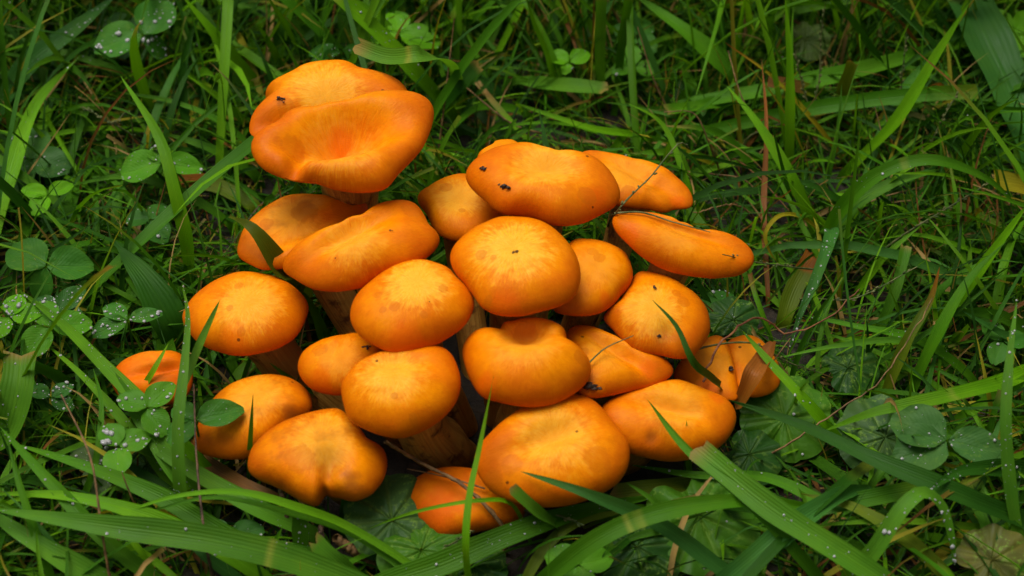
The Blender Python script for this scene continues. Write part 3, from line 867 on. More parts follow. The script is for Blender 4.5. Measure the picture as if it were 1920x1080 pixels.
blade([(1780,690,.4),(1700,640,2.0),(1570,648,2.4),(1440,675,2.0)], 14, 'light', 'thin pale arching blade above the scalloped leaf', 'tip', 0)
blade([(1980,680,.6),(1870,620,2.2),(1800,580,3.0)], 22, 'blue', 'short bluish blade near the upright dewy blade', 'tip', 0)
blade([(1830,720,.4),(1730,640,1.8),(1600,610,2.2),(1500,590,2.0)], 20, 'mid', 'narrow blade with dew bending over the fine turf', 'tip', 0, 20)
blade([(1710,730,.4),(1760,620,2.6),(1820,520,4.0),(1900,440,5.0)], 26, 'mid', 'straight mid-green blade behind the tall dewy blade', 'tip', 30)
blade([(1660,740,.4),(1700,640,2.2),(1745,560,3.2),(1762,500,4.0)], 24, 'olive', 'browning olive blade with a rusty edge rising behind the scalloped leaf', 'tip', 0, tipcol='rust')
blade([(1320,420,.6),(1290,350,2.4),(1240,230,4.0),(1170,190,4.6)], 15, 'bright', 'short bright leaf above the flat cap with the seed stalk', 'tip', 0)
blade([(1420,330,.5),(1350,250,2.2),(1240,235,3.0)], 20, 'mid', 'curved leaf with a dry tip behind the flat cap', 'tip', 0, tipcol='tan')
blade([(1410,250,.6),(1370,195,1.6),(1290,200,2.0),(1250,205,2.2)], 26, 'mid', 'clipped leaf with a frayed pale end lying behind the flat cap', 'cut', 0)
# --- top middle
blade([(1430,200,.6),(1370,130,2.0),(1290,60,3.2),(1190,-10,4.0)], 48, 'mid', 'wide arching blade sloping across the far turf', 'tip', 0)
blade([(960,155,.6),(1040,157,1.8),(1135,165,2.2)], 32, 'light', 'pale clipped blade with a torn end lying behind the dirt-specked cap', 'cut', 0, n=24)
blade([(1050,190,.5),(1025,100,3.0),(1000,40,4.6),(985,-15,6.0)], 15, 'bright', 'thin bright blade standing over the pale clipped blade', 'tip', 0)
blade([(1128,180,.5),(1125,100,3.0),(1128,-10,6.0)], 22, 'light', 'upright light blade beside a small clover', 'cut', 0)
blade([(1155,190,.5),(1165,90,3.0),(1180,-10,6.0)], 18, 'mid', 'upright mid-green blade leaning beside the light upright blade', 'cut', 0)
blade([(1375,160,.5),(1382,90,2.6),(1397,-10,5.6)], 15, 'bright', 'dewy thin upright blade over the wide arching blade', 'tip', 0, 14)
blade([(860,230,.5),(780,135,3.4),(710,60,5.0),(630,-15,6.5)], 34, 'bright', 'bright dewy blade slanting past the large clover', 'cut', 0, 24)
blade([(860,156,2.2),(790,150,'c1+1.2'),(730,130,'c1+.6'),(668,105,'c1+.5')], 32, 'light', 'clipped folded blade resting on the rim of the rearmost cap', 'cut', 10, ground=True, band=[.72,.86])
blade([(815,215,1.0),(850,170,2.4),(897,122,3.4)], 32, 'dark', 'dark clipped blade beside the funnel-shaped cap', 'cut', 0)
blade([(578,135,.6),(548,70,3.2),(500,-10,6.0)], 26, 'bright', 'bright blade behind the rearmost cap', 'tip', 0)
blade([(545,160,.5),(510,90,2.6),(480,40,4.0)], 20, 'bright', 'short bright blade next to the rearmost cap', 'tip', 0)
blade([(505,185,.8),(440,110,3.0),(400,60,4.2),(340,-10,5.6)], 32, 'bright', 'wide bright blade leaning away from the rearmost cap', 'tip', 0)
blade([(870,120,.5),(862,60,2.8),(860,-10,5.2)], 12, 'light', 'thin upright blade next to the brown standing stalk', 'cut', 0)
blade([(990,215,.5),(900,200,1.4),(830,260,1.4)], 22, 'mid', 'low curved blade between the funnel cap and the dirt-specked cap', 'tip', 0)
blade([(1220,262,.6),(1110,240,1.8),(1000,205,2.4),(960,190,2.6)], 18, 'bright', 'thin blade lying behind the dirt-specked cap', 'tip', 0)
# --- left
blade([(-20,240,.6),(50,120,2.8),(130,60,3.6),(230,-20,4.0)], 50, 'blue', 'wide dewy blade bending beside the far clover', 'tip', 0, 60)
blade([(355,540,.6),(349,450,3.0),(325,350,4.8),(300,262,5.8),(226,142,6.6)], 28, 'bright', 'long bright blade standing over the clover beside the cluster', 'tip', 10)
blade([(350,1020,.4),(336,900,3.0),(334,790,4.4),(345,690,5.2),(352,590,5.8),(343,535,6.2)], 24, 'light', 'tall light blade standing before the low brownish cap', 'tip', 0, 34)
blade([(338,740,4.2),(372,650,5.0),(412,563,5.8)], 17, 'mid', 'side blade branching off the tall light blade toward the leaning cap', 'tip', 0, ground=False)
blade([(345,660,.6),(318,600,2.0),(275,525,3.0),(215,455,3.4)], 66, 'dark', 'broad dark smooth leaf lying beside the leaning mushroom', 'oval', 0, fold=.12)
blade([(420,920,.4),(300,790,2.4),(200,690,3.2),(120,610,3.4),(30,540,3.6)], 30, 'bright', 'long bright blade crossing the lone mushroom', 'tip', 0, 30)
blade([(-30,840,.8),(10,800,2.2),(30,730,3.4),(38,662,4.0)], 58, 'light', 'broad clipped blade with dew beside the droplet-covered clover', 'cut', 0, 30)
blade([(380,960,.4),(330,880,1.8),(270,790,2.6),(190,670,3.2)], 40, 'light', 'light blade with a reddish tip slanting below the lone mushroom', 'tip', 15, 20)
blade([(720,1120,.6),(560,1052,2.4),(400,1012,3.2),(200,985,3.4),(-30,952,3.0)], 54, 'light', 'broad pale blade sweeping low in front of the split-notch cap', 'tip', 0, 18, n=40, band=[.34])
blade([(640,1090,.5),(440,1010,1.8),(300,930,2.4),(150,870,2.6),(20,830,2.4)], 36, 'mid', 'long flat blade behind the broad pale sweeping blade', 'tip', 0, 20)
blade([(820,1100,.5),(650,985,2.0),(550,948,2.8),(450,922,3.2),(330,930,3.2),(200,972,2.4)], 16, 'bright', 'thin bright blade bowing in front of the split-notch cap', 'tip', 0)
blade([(800,1110,.4),(660,1000,1.6),(540,960,2.4),(400,932,2.8),(260,965,2.2)], 14, 'mid', 'second thin blade bowing below the split-notch cap', 'tip', 0)
blade([(465,910,.3),(468,850,2.4),(484,772,'c17+1.2')], 12, 'mid', 'narrow blade standing between the two low caps', 'tip', 0)
blade([(565,1050,.4),(563,1000,1.6),(562,955,2.4)], 27, 'light', 'short clipped dewy blade standing below the split-notch cap', 'cut', 0, 14)
blade([(690,1100,.4),(640,1060,1.6),(590,1015,2.4)], 28, 'light', 'blade stub with a frayed pale end beside broken twigs', 'cut', 0, tipcol=None)
blade([(650,1000,.3),(652,960,1.2),(645,912,2.2)], 34, 'dark', 'dark triangular leaf tip in front of the split notch', 'tip', 0)
blade([(486,1075,.3),(505,1035,2.0),(530,988,2.8)], 16, 'mid', 'small pointed blade over the broad pale sweeping blade', 'tip', 0)
blade([(610,640,1.6),(592,590,3.0),(570,555,3.8),(542,528,4.6)], 22, 'mid', 'curled leaf hanging between the leaning mushroom and the kidney-shaped cap', 'tip', 20)
blade([(600,745,1.2),(560,722,2.6),(512,697,'c16+.5')], 18, 'dark', 'small dark leaf between the low brownish cap and the smallest cap', 'tip', 0)
blade([(552,525,3.8),(530,502,5.6),(485,470,'c3+1.1'),(438,436,'c3+.8')], 52, 'olive', 'green leaf draped over the rim of the brownish cap', 'oval', 0, fold=.15)
blade([(345,830,.4),(390,870,1.2),(450,905,1.4),(530,935,1.2)], 30, 'brown', 'dry curled brown leaf in front of the low brownish cap', 'both', 0)
blade([(300,600,.4),(312,660,1.4),(318,760,1.8)], 34, 'mid', 'flat green blade running beside the lone mushroom', 'cut', 0)
blade([(440,700,.4),(420,640,1.2),(380,560,2.0)], 22, 'mid', 'shadowed blade under the leaning cap', 'tip', 0)
blade([(180,640,.5),(240,560,1.8),(300,470,2.6)], 30, 'mid', 'blade beside the broad dark smooth leaf', 'tip', 0)
blade([(480,330,.6),(400,280,1.6),(310,250,2.0)], 26, 'mid', 'low blade with a browned edge beside the funnel-shaped mushroom', 'tip', 0)
blade([(480,390,.5),(400,345,1.0),(330,335,1.2)], 34, 'olive', 'olive blade with rusty blotches lying beside the brownish cap', 'cut', 0, tipcol='rust')
blade([(470,245,.8),(420,190,2.4),(350,140,3.4)], 18, 'bright', 'thin bright blade pointing at the funnel-shaped cap', 'tip', 0)
blade([(260,560,.4),(170,490,1.8),(90,400,3.0),(40,360,3.4)], 12, 'bright', 'thin curved blade over the small bright clover', 'tip', 0)
blade([(330,1120,.6),(200,1015,2.2),(95,905,3.0),(0,800,3.2)], 30, 'mid', 'slanting mid-green blade crossing the brown stalk in front', 'tip', 10, 10)
blade([(540,1120,.5),(420,1035,2.0),(280,968,2.7),(130,930,2.9),(-20,925,2.6)], 32, 'bright', 'bright blade lying just behind the broad pale sweeping blade', 'tip', 0, 8)
blade([(270,1130,.5),(150,1065,1.8),(40,1000,2.4),(-40,945,2.4)], 42, 'light', 'broad light blade tucked under the broad pale sweeping blade', 'tip', 0, 8)
blade([(110,1120,.5),(66,1000,2.4),(34,900,3.4),(12,815,3.8)], 18, 'mid', 'narrow upright blade below the broad clipped dewy blade', 'tip', 20)
blade([(600,1010,.4),(500,960,1.5),(400,905,2.0),(300,845,2.2),(230,800,2.0)], 36, 'light', 'dewy blade running under the dry curled brown leaf', 'tip', 0, 26)
blade([(460,1100,.4),(390,1045,1.3),(325,985,1.7)], 24, 'blue', 'short bluish blade under the sweeping blades', 'tip', 0)
blade([(150,960,.4),(180,860,2.0),(190,760,2.8),(175,690,3.0)], 14, 'mid', 'thin upright blade beside the yellow-blotched clover', 'tip', 0)
blade([(330,930,.4),(240,800,1.8),(150,700,2.4),(80,640,2.6)], 20, 'bright', 'bright dewy blade under the droplet-covered clovers', 'tip', 0, 16)
blade([(-20,480,.6),(18,330,2.2),(70,190,3.2),(150,105,3.6)], 36, 'bright', 'bright upright blade beside the large shaded round clover', 'tip', 0, 14)
blade([(500,310,.6),(420,232,2.0),(330,192,2.6),(220,172,2.8)], 16, 'mid', 'thin level blade between the clovers and the funnel-shaped mushroom', 'tip', 0)
blade([(340,190,.6),(220,132,2.0),(100,92,2.6),(-20,55,2.8)], 20, 'light', 'light level blade under the large dark clover', 'tip', 0, 10)
blade([(300,250,.5),(180,240,1.6),(60,255,2.0),(-20,240,2.2)], 14, 'bright', 'thin bright level blade over the large shaded round clover', 'tip', 0)
blade([(430,420,.5),(340,360,1.6),(240,330,2.0),(120,350,1.8)], 22, 'mid', 'curved mid-green blade under the clover beside the cluster', 'tip', 0)
blade([(620,105,.5),(560,50,2.0),(470,15,2.8),(380,-10,3.0)], 30, 'light', 'light broad blade beyond the rearmost cap', 'tip', 0, 10)
blade([(950,60,.5),(880,30,2.0),(800,60,2.6)], 20, 'bright', 'curved dewy blade above the large bright clover', 'tip', 0, 12)
blade([(930,175,.5),(850,125,1.8),(780,95,2.2),(700,70,2.2)], 36, 'blue', 'wide bluish blade under the large bright clover', 'tip', 0)
blade([(1600,560,.4),(1660,480,2.0),(1730,420,2.8)], 16, 'bright', 'short bright blade in the fine turf under the arching blade', 'tip', 0)
blade([(1900,480,.4),(1830,470,1.6),(1720,440,2.2),(1640,450,2.0)], 13, 'bright', 'thin bright level blade below the arching blade', 'tip', 0)
blade([(1640,640,.4),(1680,540,2.0),(1700,460,2.8)], 20, 'mid', 'mid-green blade standing in the fine turf', 'cut', 0)
blade([(1350,320,.4),(1300,290,1.6),(1240,262,2.2),(1190,250,2.4)], 13, 'yellow', 'thin yellowed blade behind the flat cap', 'tip', 0)
blade([(250,800,.5),(262,740,2.0),(290,690,3.0),(318,640,3.4)], 18, 'bright', 'short bright blade standing in front of the lone mushroom', 'tip', 10)
# --- bottom middle
blade([(882,1110,1.0),(873,1020,3.0),(880,930,3.9),(900,835,4.6),(926,738,'c18+1.0')], 14, 'bright', 'thin upright blade standing in front of the small deep orange cap', 'tip', 25)
blade([(955,942,2.6),(900,938,3.2),(830,948,3.0),(760,965,2.4),(690,992,1.2)], 9, 'bright', 'thin yellow-green blade bowed over the small deep orange cap', 'tip', 0)
blade([(1052,990,1.4),(1005,955,3.0),(960,915,3.8)], 20, 'light', 'short clipped blade on the front of the largest low cap', 'cut', 0)
blade([(680,1110,.6),(830,1055,1.4),(960,1000,1.8),(1080,960,1.8),(1230,930,1.2)], 46, 'mid', 'wide dewy blade lying below the largest low cap', 'tip', 0, 50)
blade([(980,1100,.4),(1020,1030,1.2),(1070,985,1.6),(1180,955,1.4)], 22, 'olive', 'arched olive blade between the wide dewy blade and the ivy', 'tip', 0)
blade([(1260,975,.6),(1220,935,1.6),(1175,905,2.2)], 15, 'light', 'small pointed blade over the largest scalloped patch', 'tip', 0)
blade([(1440,900,.3),(1330,905,1.0),(1150,925,1.2)], 34, 'olive', 'weathered flat blade under the largest low cap', 'cut', 0)

# --- stalks, seed heads, twigs
stalk([(1135,450,3.4),(1160,405,'c8+.6'),(1220,345,'c7+.5'),(1260,310,'c7+1.0'),(1292,278,6.4)], 7, M_SEED, 'thin seed stalk slanting across the flat cap', 10)
stalk([(1150,405,'c8+.15'),(1200,402,'c8+.12'),(1260,420,'c8+.12'),(1330,440,'c8+.15')], 6, M_SEED, 'dark grass stalk lying in the groove of the bean-shaped cap', 0, ground=False)
stalk([(1560,520,.5),(1480,500,3.6),(1420,492,5.4),(1350,490,'c8+.4')], 6, M_SEED, 'seed stalk poking across the end of the bean-shaped cap', 14)
stalk([(1095,695,'c19+.2'),(1130,665,'c19+.3'),(1185,640,'c11+.3')], 5, M_SEED, 'bit of thin stalk bridging the ear-shaped cap and the domed cap', 0, ground=False)
stalk([(945,992,1.4),(870,925,'c22+.5'),(790,868,2.8),(722,828,'c15+.0')], 11, M_TAN, 'dead speckled stalk lying over the small deep orange cap', 0, bump=.2, taper=.8)
stalk([(910,922,'c22+.2'),(830,900,'c22+.25'),(765,888,'c22+.3')], 5, M_TAN, 'thin dead straw across the top of the small deep orange cap', 0, ground=False)
stalk([(1415,875,.5),(1490,825,1.6),(1600,750,2.4),(1650,715,2.8),(1700,640,3.6),(1750,560,4.4)], 6, M_TAN, 'long dead brown stalk running past the scalloped leaf', 0, kink=.02)
stalk([(1318,735,'c23+.5'),(1335,690,'c23+.9'),(1410,632,'c24+1.0'),(1480,625,3.0),(1560,590,3.8),(1610,540,4.4)], 7, M_RED, 'reddish wiry stem looping over the weathered cap', 0, kink=.03, ground=False)
stalk([(1388,750,.9),(1440,690,2.4),(1482,634,3.2)], 6, M_TAN, 'straw stem lying on the brown dead leaf', 0)
stalk([(1270,690,'c23+.5'),(1320,668,'c23+.5'),(1400,665,'c24+.6'),(1480,680,1.9),(1540,700,1.2)], 6, M_SEED, 'green seed stalk lying across the weathered cap', 10, ground=False)
stalk([(822,300,.8),(835,180,3.4),(848,70,5.4),(852,35,6.2)], 8, M_TAN, 'brown speckled stalk standing beside the funnel-shaped cap', 0, bump=.2)
stalk([(1045,265,1.0),(960,232,1.8),(875,165,2.8)], 8, M_TAN, 'rusty dead stalk leaning behind the dirt-specked cap', 0, bump=.2)
stalk([(1400,260,.6),(1520,200,2.0),(1540,60,5.0),(1548,5,6.4)], 6, M_SEED, 'tall seed stalk standing in the far turf', 16)
stalk([(1560,300,.5),(1510,180,3.0),(1490,90,5.0)], 6, M_SEED, 'seed stalk leaning beside the upright flat blade', 14)
stalk([(1740,330,.5),(1750,260,2.6),(1800,165,4.4)], 6, M_SEED, 'forked seed stalk behind the arching blade', 12)
stalk([(1600,520,.4),(1680,450,2.0),(1760,400,2.8),(1860,340,3.8)], 7, M_SEED, 'long knotted seed stalk lying over the fine turf', 18)
stalk([(240,210,3.0),(210,230,3.2),(155,200,3.6)], 5, M_SEED, 'small seed head over the grass near the dewy blade', 12)
stalk([(290,300,.6),(250,255,2.4),(200,225,3.2),(150,200,3.8)], 5, M_SEED, 'fine seed stalk above the clover beside the cluster', 14)
stalk([(210,1110,1.0),(190,990,3.0),(170,860,4.4),(115,740,5.2)], 8, M_TAN, 'blurred brown stalk rising in front of the low grass', 0, bump=.15)
stalk([(400,1090,.6),(385,1010,2.0),(370,880,3.2),(363,720,4.6)], 8, M_TWIG, 'dark dead stalk behind the tall light blade', 0, bump=.2)
stalk([(275,985,.4),(250,940,2.0),(228,885,3.0)], 7, M_TAN, 'short brown stalk under the dewy clover', 0, bump=.2)
stalk([(545,1010,.2),(535,950,1.6),(515,885,3.0)], 15, M_TWIG, 'broken dark twig standing in front of the split-notch cap', 0, 'twig', 'twig', bump=.05, taper=.8, kink=.02)
stalk([(700,1060,.1),(660,1030,.7),(630,1010,1.0)], 26, M_TAN, 'weathered broken twig end lying by the blade stub', 0, 'twig', 'twig', bump=.05, taper=.9, kink=.02)
stalk([(1420,985,.15),(1330,1030,.3),(1240,1058,.2)], 11, M_TWIG, 'dark twig lying on the soil below the ivy leaves', 0, 'twig', 'twig', bump=.07, kink=.02, taper=.6)
stalk([(610,1060,.1),(605,1020,.9),(600,985,1.3)], 16, M_TWIG, 'stubby upright twig by the soil under the sweeping blade', 0, 'twig', 'twig', bump=.07, kink=.02, taper=.9)
stalk([(1430,420,.3),(1380,385,1.6),(1300,400,2.2)], 7, M_TAN, 'straw stem beside the bean-shaped cap', 0, kink=.02)
stalk([(420,480,.3),(500,375,1.4),(600,358,2.6)], 5, M_TWIG, 'thin dark stem under the funnel-shaped cap', 0)
stalk([(960,960,1.2),(1010,960,1.6),(1050,968,1.8),(1095,985,1.8)], 9, M_SEED, 'knobbly seed head lying in front of the largest low cap', 14)
stalk([(930,975,.4),(880,1000,1.2),(830,1030,1.4)], 8, M_SEED, 'seed head lying under the small deep orange cap', 12)

stalk([(1350,330,.4),(1330,270,2.4),(1300,212,3.6),(1245,210,3.8)], 7, M_TAN, 'kinked straw stem behind the flat cap', 0)
stalk([(1470,330,.4),(1420,240,2.6),(1390,180,3.6),(1365,95,4.8)], 7, M_TAN, 'straw stem leaning beside the rusty upright blade', 0)
stalk([(1275,250,.4),(1230,160,2.6),(1195,50,4.6)], 6, M_TAN, 'dry straw stem rising behind the flat cap', 0)
stalk([(1690,330,.4),(1660,270,2.0),(1640,200,3.2)], 5, M_TAN, 'short straw stem beside the long slanting bright blade', 0)
stalk([(1560,420,.3),(1640,375,1.6),(1730,350,2.0)], 6, M_TAN, 'straw stem lying under the arching blade', 0)
stalk([(1455,420,.3),(1400,340,1.6),(1330,325,2.0)], 6, M_TAN, 'pale straw curl between the flat cap and the tuft', 0)
stalk([(1480,560,.3),(1530,560,1.6),(1600,560,2.0),(1720,500,3.0)], 6, M_SEED, 'seed stalk crossing the fine turf below the tuft', 12)
stalk([(1370,300,.4),(1420,330,1.8),(1480,395,2.0)], 5, M_RED, 'reddish dry stem under the straight bright blade', 0)
stalk([(1700,260,.4),(1690,170,3.0),(1700,60,5.4)], 5, M_SEED, 'seed stalk in front of the long flat level blade', 14)
stalk([(1220,200,.4),(1210,120,2.4),(1190,60,4.0)], 5, M_SEED, 'seed stalk beside the round clover between upright blades', 12)
# ------------------------------------------------------------------ clover and scalloped ivy leaves
def leaflet_mesh(L, Wd, notch=0.06, cup=0.12):
    nu, nv = 10, 9
    u = np.linspace(0, 1, nu); x = np.linspace(-1, 1, nv)
    hw = 0.5 * Wd * np.sin(np.clip(u, 0.0, 1) ** 0.85 * math.pi * 0.98 + 0.03) ** 0.62
    hw[0] = 0.04 * Wd; hw[-1] = 0.16 * Wd
    X = hw[:, None] * x[None]
    Y = L * u[:, None] + 0 * x[None]
    Y = Y + (u[:, None] ** 6) * L * notch * (np.abs(x[None]) ** 1.5 - 1.0) - (u[:, None] ** 4) * L * 0.10 * (np.abs(x[None]) ** 3)
    Z = cup * L * (np.abs(X) / (0.5 * Wd)) ** 1.2 - 0.10 * L * u[:, None] ** 2
    Z = Z + 0.02 * L * np.sin(x[None] * 7 + u[:, None] * 9)
    uv = np.stack([(x[None] * 0.5 + 0.5) + 0 * u[:, None], u[:, None] + 0 * x[None]], -1)
    return np.stack([X, Y, Z], -1), grid_faces(nu, nv), uv.reshape(-1, 2)

CLOVER_N = [0]
LEAFMARKS = []
def clover(px, py, z, leaflets, col, label, dew=0, dr=(.025, .08)):
    """leaflets: (direction angle in the picture, length px, width/length, tilt deg)"""
    CLOVER_N[0] += 1
    k = CLOVER_N[0]
    g = random.Random(k)
    c = P(px, py, z)
    base = c + np.array([g.uniform(-1, 1), g.uniform(0.2, 1.6), 0]); base[2] = ground_z(base[0], base[1]) - 0.1
    org = np.array([base[0], base[1], 0.0])
    t = empty('clover_leaf', org)
    LEAFMARKS.append((c[:2], ' '.join(label.split()[:4]) if 'clover leaf' in ' '.join(label.split()[:4]) else label.split(' leaf')[0] + ' leaf'))
    tag(t, label, 'clover', 'clover leaves in the turf')
    pts = catmull([base, (base * 0.45 + c * 0.55) + np.array([0, 0, 0.4]), c], 12)
    v, f = tube(pts, np.linspace(0.06, 0.045, 12), 6)
    mk('petiole', v - org, f, M_GRASS, t, col=np.tile(np.array(GREEN['light']), (len(v), 1)), uv=np.zeros((len(v), 2)))
    for j, (an, Lpx, wr, tilt) in enumerate(leaflets):
        L = Lpx * 0.0200
        n0 = nrm(np.array([0, 0, 1.0]) - FWD * 0.55 + np.array([g.uniform(-.15, .15), g.uniform(-.1, .1), 0]))
        a = math.radians(an)
        d = np.array([1.0, 0, 0]) * math.cos(a) + UPV * math.sin(a)
        d = nrm(d - n0 * np.dot(d, n0)); 
        # foreshortening: keep the leaflet in the leaf plane, dipped by its tilt
        s = np.cross(d, n0)
        tl = math.radians(tilt)
        d, n1 = d * math.cos(tl) - n0 * math.sin(tl), n0 * math.cos(tl) + d * math.sin(tl)
        G, F, uv = leaflet_mesh(L, L * wr, notch=0.05 + 0.06 * g.random(), cup=0.08 + 0.08 * g.random())
        W = c + d * 0.05 + G[..., 0:1] * s + G[..., 1:2] * d + G[..., 2:3] * n1
        b = np.array(col) * g.uniform(0.85, 1.15)
        r = np.linspace(0, 1, G.shape[0])[:, None]
        cc = np.tile(b, (G.shape[0] * G.shape[1], 1))
        v = W.reshape(-1, 3)
        lo = mk('leaflet', v - org, F, M_CLOVER, t, uv=uv, col=cc)
        if dew: add_dew(lo, org, v, F, dew, dr[0], dr[1], k * 10 + j)
        zmark(ZB, v, 1)

CG, CB, CD, CL = (0.045, 0.175, 0.016), (0.10, 0.32, 0.004), (0.030, 0.125, 0.014), (0.075, 0.25, 0.010)
clover(268, 66, 3.6, [(195,108,.8,8),(62,100,.85,-5),(-35,70,.6,40)], CG, 'large dark clover leaf with big dew drops near the dewy blade', 26, (.03,.12))
clover(303, 306, 3.0, [(190,88,.82,5),(105,48,.95,0),(-5,82,.62,8)], CL, 'clover leaf behind the long bright standing blade', 22)
clover(86, 500, 3.0, [(140,98,.8,5),(10,88,.82,6),(-105,72,.62,45)], CG, 'dull clover leaf with one drooping yellowish leaflet', 0)
clover(90, 366, 2.4, [(160,56,.6,0),(40,54,.65,0),(-115,50,.85,0)], CB, 'small bright clover leaf without dew')
clover(282, 412, 2.2, [(175,48,.9,5),(60,46,.9,5),(-60,56,.9,8)], CG, 'rounded clover leaf next to the broad dark smooth leaf', 6)
clover(95, 614, 3.0, [(110,62,.8,0),(15,76,.72,4),(-125,70,.82,10)], CL, 'clover leaf with scattered dew above the clipped dewy blade', 14)
clover(108, 584, 2.4, [(150,52,.8,0),(55,70,.62,0),(-20,50,.8,0)], CD, 'dark clover leaf thick with dew drops', 34)
clover(18, 594, 3.2, [(80,52,.8,0),(10,56,.8,0),(-110,50,.8,0)], CB, 'bright clover leaf covered in large drops', 26, (.03,.10))
clover(240, 600, 2.6, [(140,60,.6,0),(20,64,.5,5),(-155,72,.6,8)], CG, 'narrow clover leaf with dew below the broad dark smooth leaf', 26)
clover(95, 745, 1.8, [(150,44,.7,0),(40,44,.7,0),(-30,46,.7,0),], CD, 'small dewy clover leaf low in the grass by the clipped blade', 16)
clover(222, 838, 2.4, [(115,52,.9,0),(30,58,.8,0),(-85,56,.9,0)], CL, 'clover leaf holding one large pool of water', 10, (.04,.16))
clover(366, 788, 3.6, [(20,84,.62,0),(-130,60,.75,5),(140,52,.8,5)], CG, 'toothed clover leaf spread over the low brownish cap', 16, (.015,.035))
clover(276, 765, 3.0, [(150,58,.8,0),(55,64,.75,-5),(-60,60,.8,8)], CL, 'clover leaf in front of the lone mushroom', 8, (.04,.11))
clover(60, 300, 1.8, [(100,90,.95,0),(-15,80,.9,0),(-130,110,.95,0)], (0.035,0.12,0.018), 'large shaded round clover leaf low beside the far grass', 12)
clover(748, 62, 3.0, [(100,62,.95,0),(-20,92,.72,0),(195,60,.8,5)], CB, 'large bright clover leaf behind the rearmost cap', 8)
clover(640, 98, 3.0, [(15,72,.4,10),(170,74,.5,15),(200,70,.35,10)], CG, 'dewy folded clover leaf touching the rear rim of the rearmost cap', 16, (.03,.09))
clover(1068, 118, 2.4, [(150,50,.8,0),(35,48,.85,0),(-110,30,.8,0)], CB, 'small bright clover leaf over the pale clipped blade', 2)
clover(1190, 125, 2.0, [(110,60,.9,0),(-20,50,.8,0),(200,50,.8,0)], CL, 'round clover leaf between upright blades', 2)
clover(1776, 826, 3.0, [(150,104,.82,0),(-15,104,.62,4),(-155,100,.9,-6)], (0.05,0.15,0.028), 'three-part clover leaf with pale mottling by the tall dewy blade', 22, (.02,.06))
clover(1880, 640, 1.8, [(120,50,.8,0),(10,50,.8,0),(-110,50,.8,0)], CG, 'small clover leaf under the bright grooved blade', 4)
clover(180, 870, 1.4, [(150,50,.9,0),(30,50,.9,0),(-80,60,.9,0)], (0.06,0.11,0.03), 'yellow-blotched old clover leaf near the soil', 6)
clover(1330, 585, 1.6, [(60,70,.8,10),(-20,70,.85,10),(160,60,.8,10)], CD, 'dark wet clover leaf behind the domed cap', 10)
clover(430, 1010, .9, [(150,50,.9,0),(20,60,.8,0),(-90,50,.9,0)], CD, 'dark dewy clover leaf under the bowed thin blades', 14)
clover(1085, 1060, 1.5, [(150,60,.9,0),(20,60,.8,0),(-90,60,.9,0)], CL, 'clover leaf peeping out beside the dark arching blade', 3)
clover(1190, 70, 1.6, [(170,60,.9,0),(60,60,.9,0),(-50,60,.9,0)], CG, 'shaded clover leaf under the wide arching blade', 2)
clover(240, 60, 2.0, [(140,70,.9,0),(20,80,.9,0),(-100,70,.9,0)], (0.03,0.1,0.02), 'low shaded clover leaf under the large dark clover', 6)
clover(1900, 60, 2.4, [(150,80,.9,0),(30,80,.9,0),(-90,80,.9,0)], CB, 'bright clover leaf beside the very wide bluish blade', 6)

